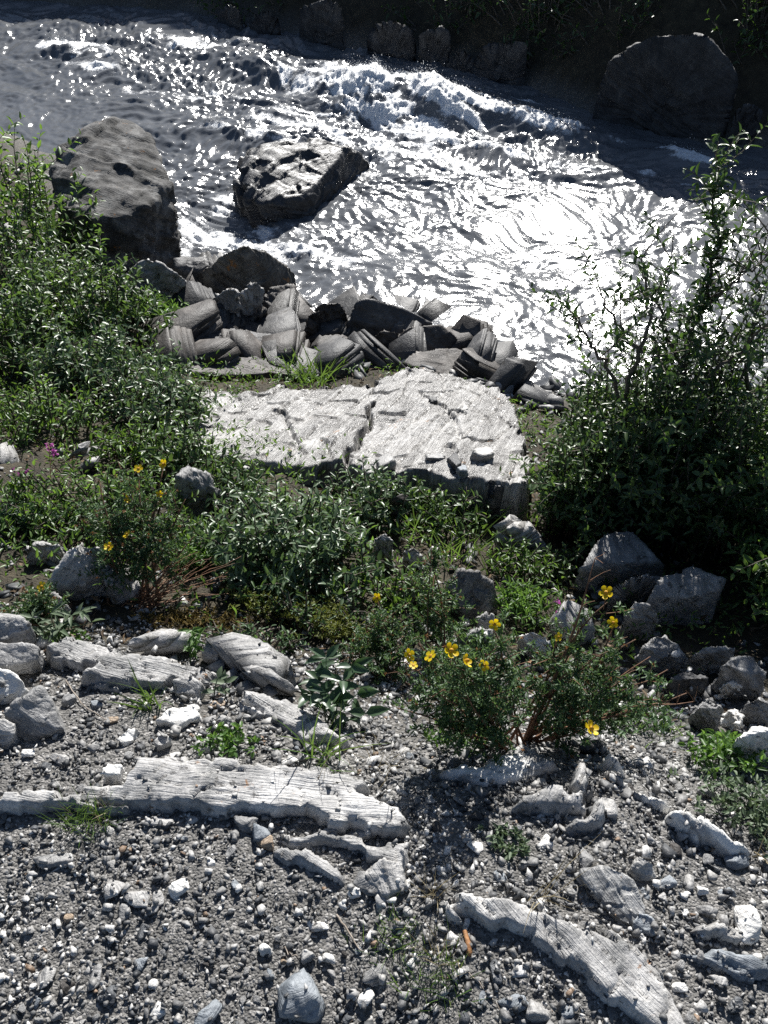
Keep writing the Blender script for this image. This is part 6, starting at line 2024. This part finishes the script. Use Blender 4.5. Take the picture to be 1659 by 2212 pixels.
big_leaf_plant('broad_leaf_plant', 'little three leaved plant beside the moss by the folded rock', 478, 1500, [(470, 1465, .01, 4), (488, 1475, .01, 4)], 'greyherb', (.028, .014))


def fireweed(label, px, py, px2, py2, dy, n):
    b = gh(px, py)
    root = empty('magenta_wildflower', b, label, 'flower', 'magenta wildflowers')
    top = at_y(px2, py2, b[1] + dy)
    g, gl = Geo(), Geo()
    p = path(b, top, .03, .03, 7)
    g.tube(p, .0018, .001, 4, .5)
    leafy(gl, p, .1, .75, .012, .035, .007)
    g.build('stem', M['redbark'], root)
    gl.build('foliage', M['willow_g'], root, smooth=True)
    for i in range(n):
        l = Geo()
        q = p[-1] - np.array([0, 0, i * .009]) + rp.normal(size=3) * .008
        tuftlets(l, q[None], 6, .013, .007, up=.0)
        l.build('blossom', M['pink'], root)
    return root


fireweed('magenta wildflower at the left edge, upper spray', 110, 1060, 105, 960, .12, 6)
fireweed('magenta wildflower at the left edge, lower bright bloom', 60, 1100, 50, 1013, .1, 4)
fireweed('single magenta wildflower before the layered pale rock', 1210, 1400, 1205, 1308, .08, 4)

# dead sticks
for lb, pts, r in (('dry grey stick lying in the gravel above the large blue stone', [(725, 1975), (750, 2010), (785, 2060)], .0022), ('short dead branch lying right of the folded rock', [(540, 1385), (570, 1365), (610, 1352)], .004),
                   ('bent pale twig left of the dark split block', [(610, 2045), (622, 2060), (645, 2066)], .0012), ('thin dead twig in the lower right gravel', [(1010, 2100), (1060, 2150), (1090, 2200)], .001),
                   ('dead stem lying across the soil at left', [(145, 1470), (175, 1520), (235, 1560)], .0016)):
    P = np.array([gh(x, y, .006) for x, y in pts])
    t = np.linspace(0, 1, 9)
    P = np.stack([np.interp(t, np.linspace(0, 1, len(P)), P[:, k]) for k in range(3)], 1) + rp.normal(size=(9, 3)) * .0015
    g = Geo()
    g.tube(P, r, r * .6, 6, .5)
    o = g.build('dead_stick', M['deadwood'])
    tag(o, lb, 'stick', 'dead sticks')
P = np.array([gh(x, y, .008) for x, y in ((1003, 2010), (1010, 2035), (1014, 2060))])
g = Geo()
g.tube(P, .004, .005, 5, .5)
tag(g.build('bark_chip', M['chip']), 'orange brown bark chip right of the lower grass tuft', 'bark')

# tangle of bare twigs right of the red stems
b = gh(300, 1310)
root = empty('twig_tangle', b, 'tangle of bare reddish twigs spreading right of the left cinquefoil', 'twigs')
g = Geo()
for i in range(46):
    e = at_y(rp.uniform(330, 520), rp.uniform(1190, 1300), b[1] + rp.uniform(0, .14))
    p = path(b + rp.normal(size=3) * [.03, .02, .004], e, .06, .08, 7)
    g.tube(p, .0017, .0007, 3, .5)
g.build('twigs', M['redbark'], root)

# ground litter and low cover between the plants
g = Geo()
n = 9000
x, y = rp.uniform(-1.9, 2.2, n), rp.uniform(1.1, 4.2, n)
z = height(x, y)
k = (z > -1.15) & (y > 1.22 - .25 * x * (x > 0)) & (fbm(v2(x, y) * 2.1, 3, 201) > -.35)
P = np.stack([x, y, z + .012 + .03 * fbm(v2(x, y) * 2.2, 4, 3) * np.clip((y - .9) * 1.5, .25, 1.6)], 1)[k]
leaves(g, P, rp.normal(size=P.shape) * [1, 1, .4], rp.normal(size=P.shape) * .5 + [0, 0, 1], rp.uniform(.012, .035, len(P)), rp.uniform(.004, .01, len(P)))
o = g.build('leaf_litter', M['litter'])
tag(o, 'dead leaf and twig litter on the soil between plants', 'litter', kind='stuff')
g = Geo()
n = 7000
x, y = rp.uniform(-2.4, 1.7, n), rp.uniform(1.35, 4.0, n)
z = height(x, y)
k = (z > -1.1) & (fbm(v2(x, y) * 1.8, 3, 211) > -.12)
P = np.stack([x, y, z + .02], 1)[k]
P = np.repeat(P, 4, 0) + np.abs(rp.normal(size=(k.sum() * 4, 3))) * [0, 0, .035] + rp.normal(size=(k.sum() * 4, 3)) * [.03, .03, .006]
leaves(g, P, rp.normal(size=P.shape) + [0, 0, .4], rp.normal(size=P.shape) * .5 + [0, 0, 1], rp.uniform(.015, .032, len(P)), rp.uniform(.004, .009, len(P)))
o = g.build('ground_cover', M['willow_g'], smooth=True)
tag(o, 'low green ground cover under the bushes of the slope', 'ground cover', kind='stuff')
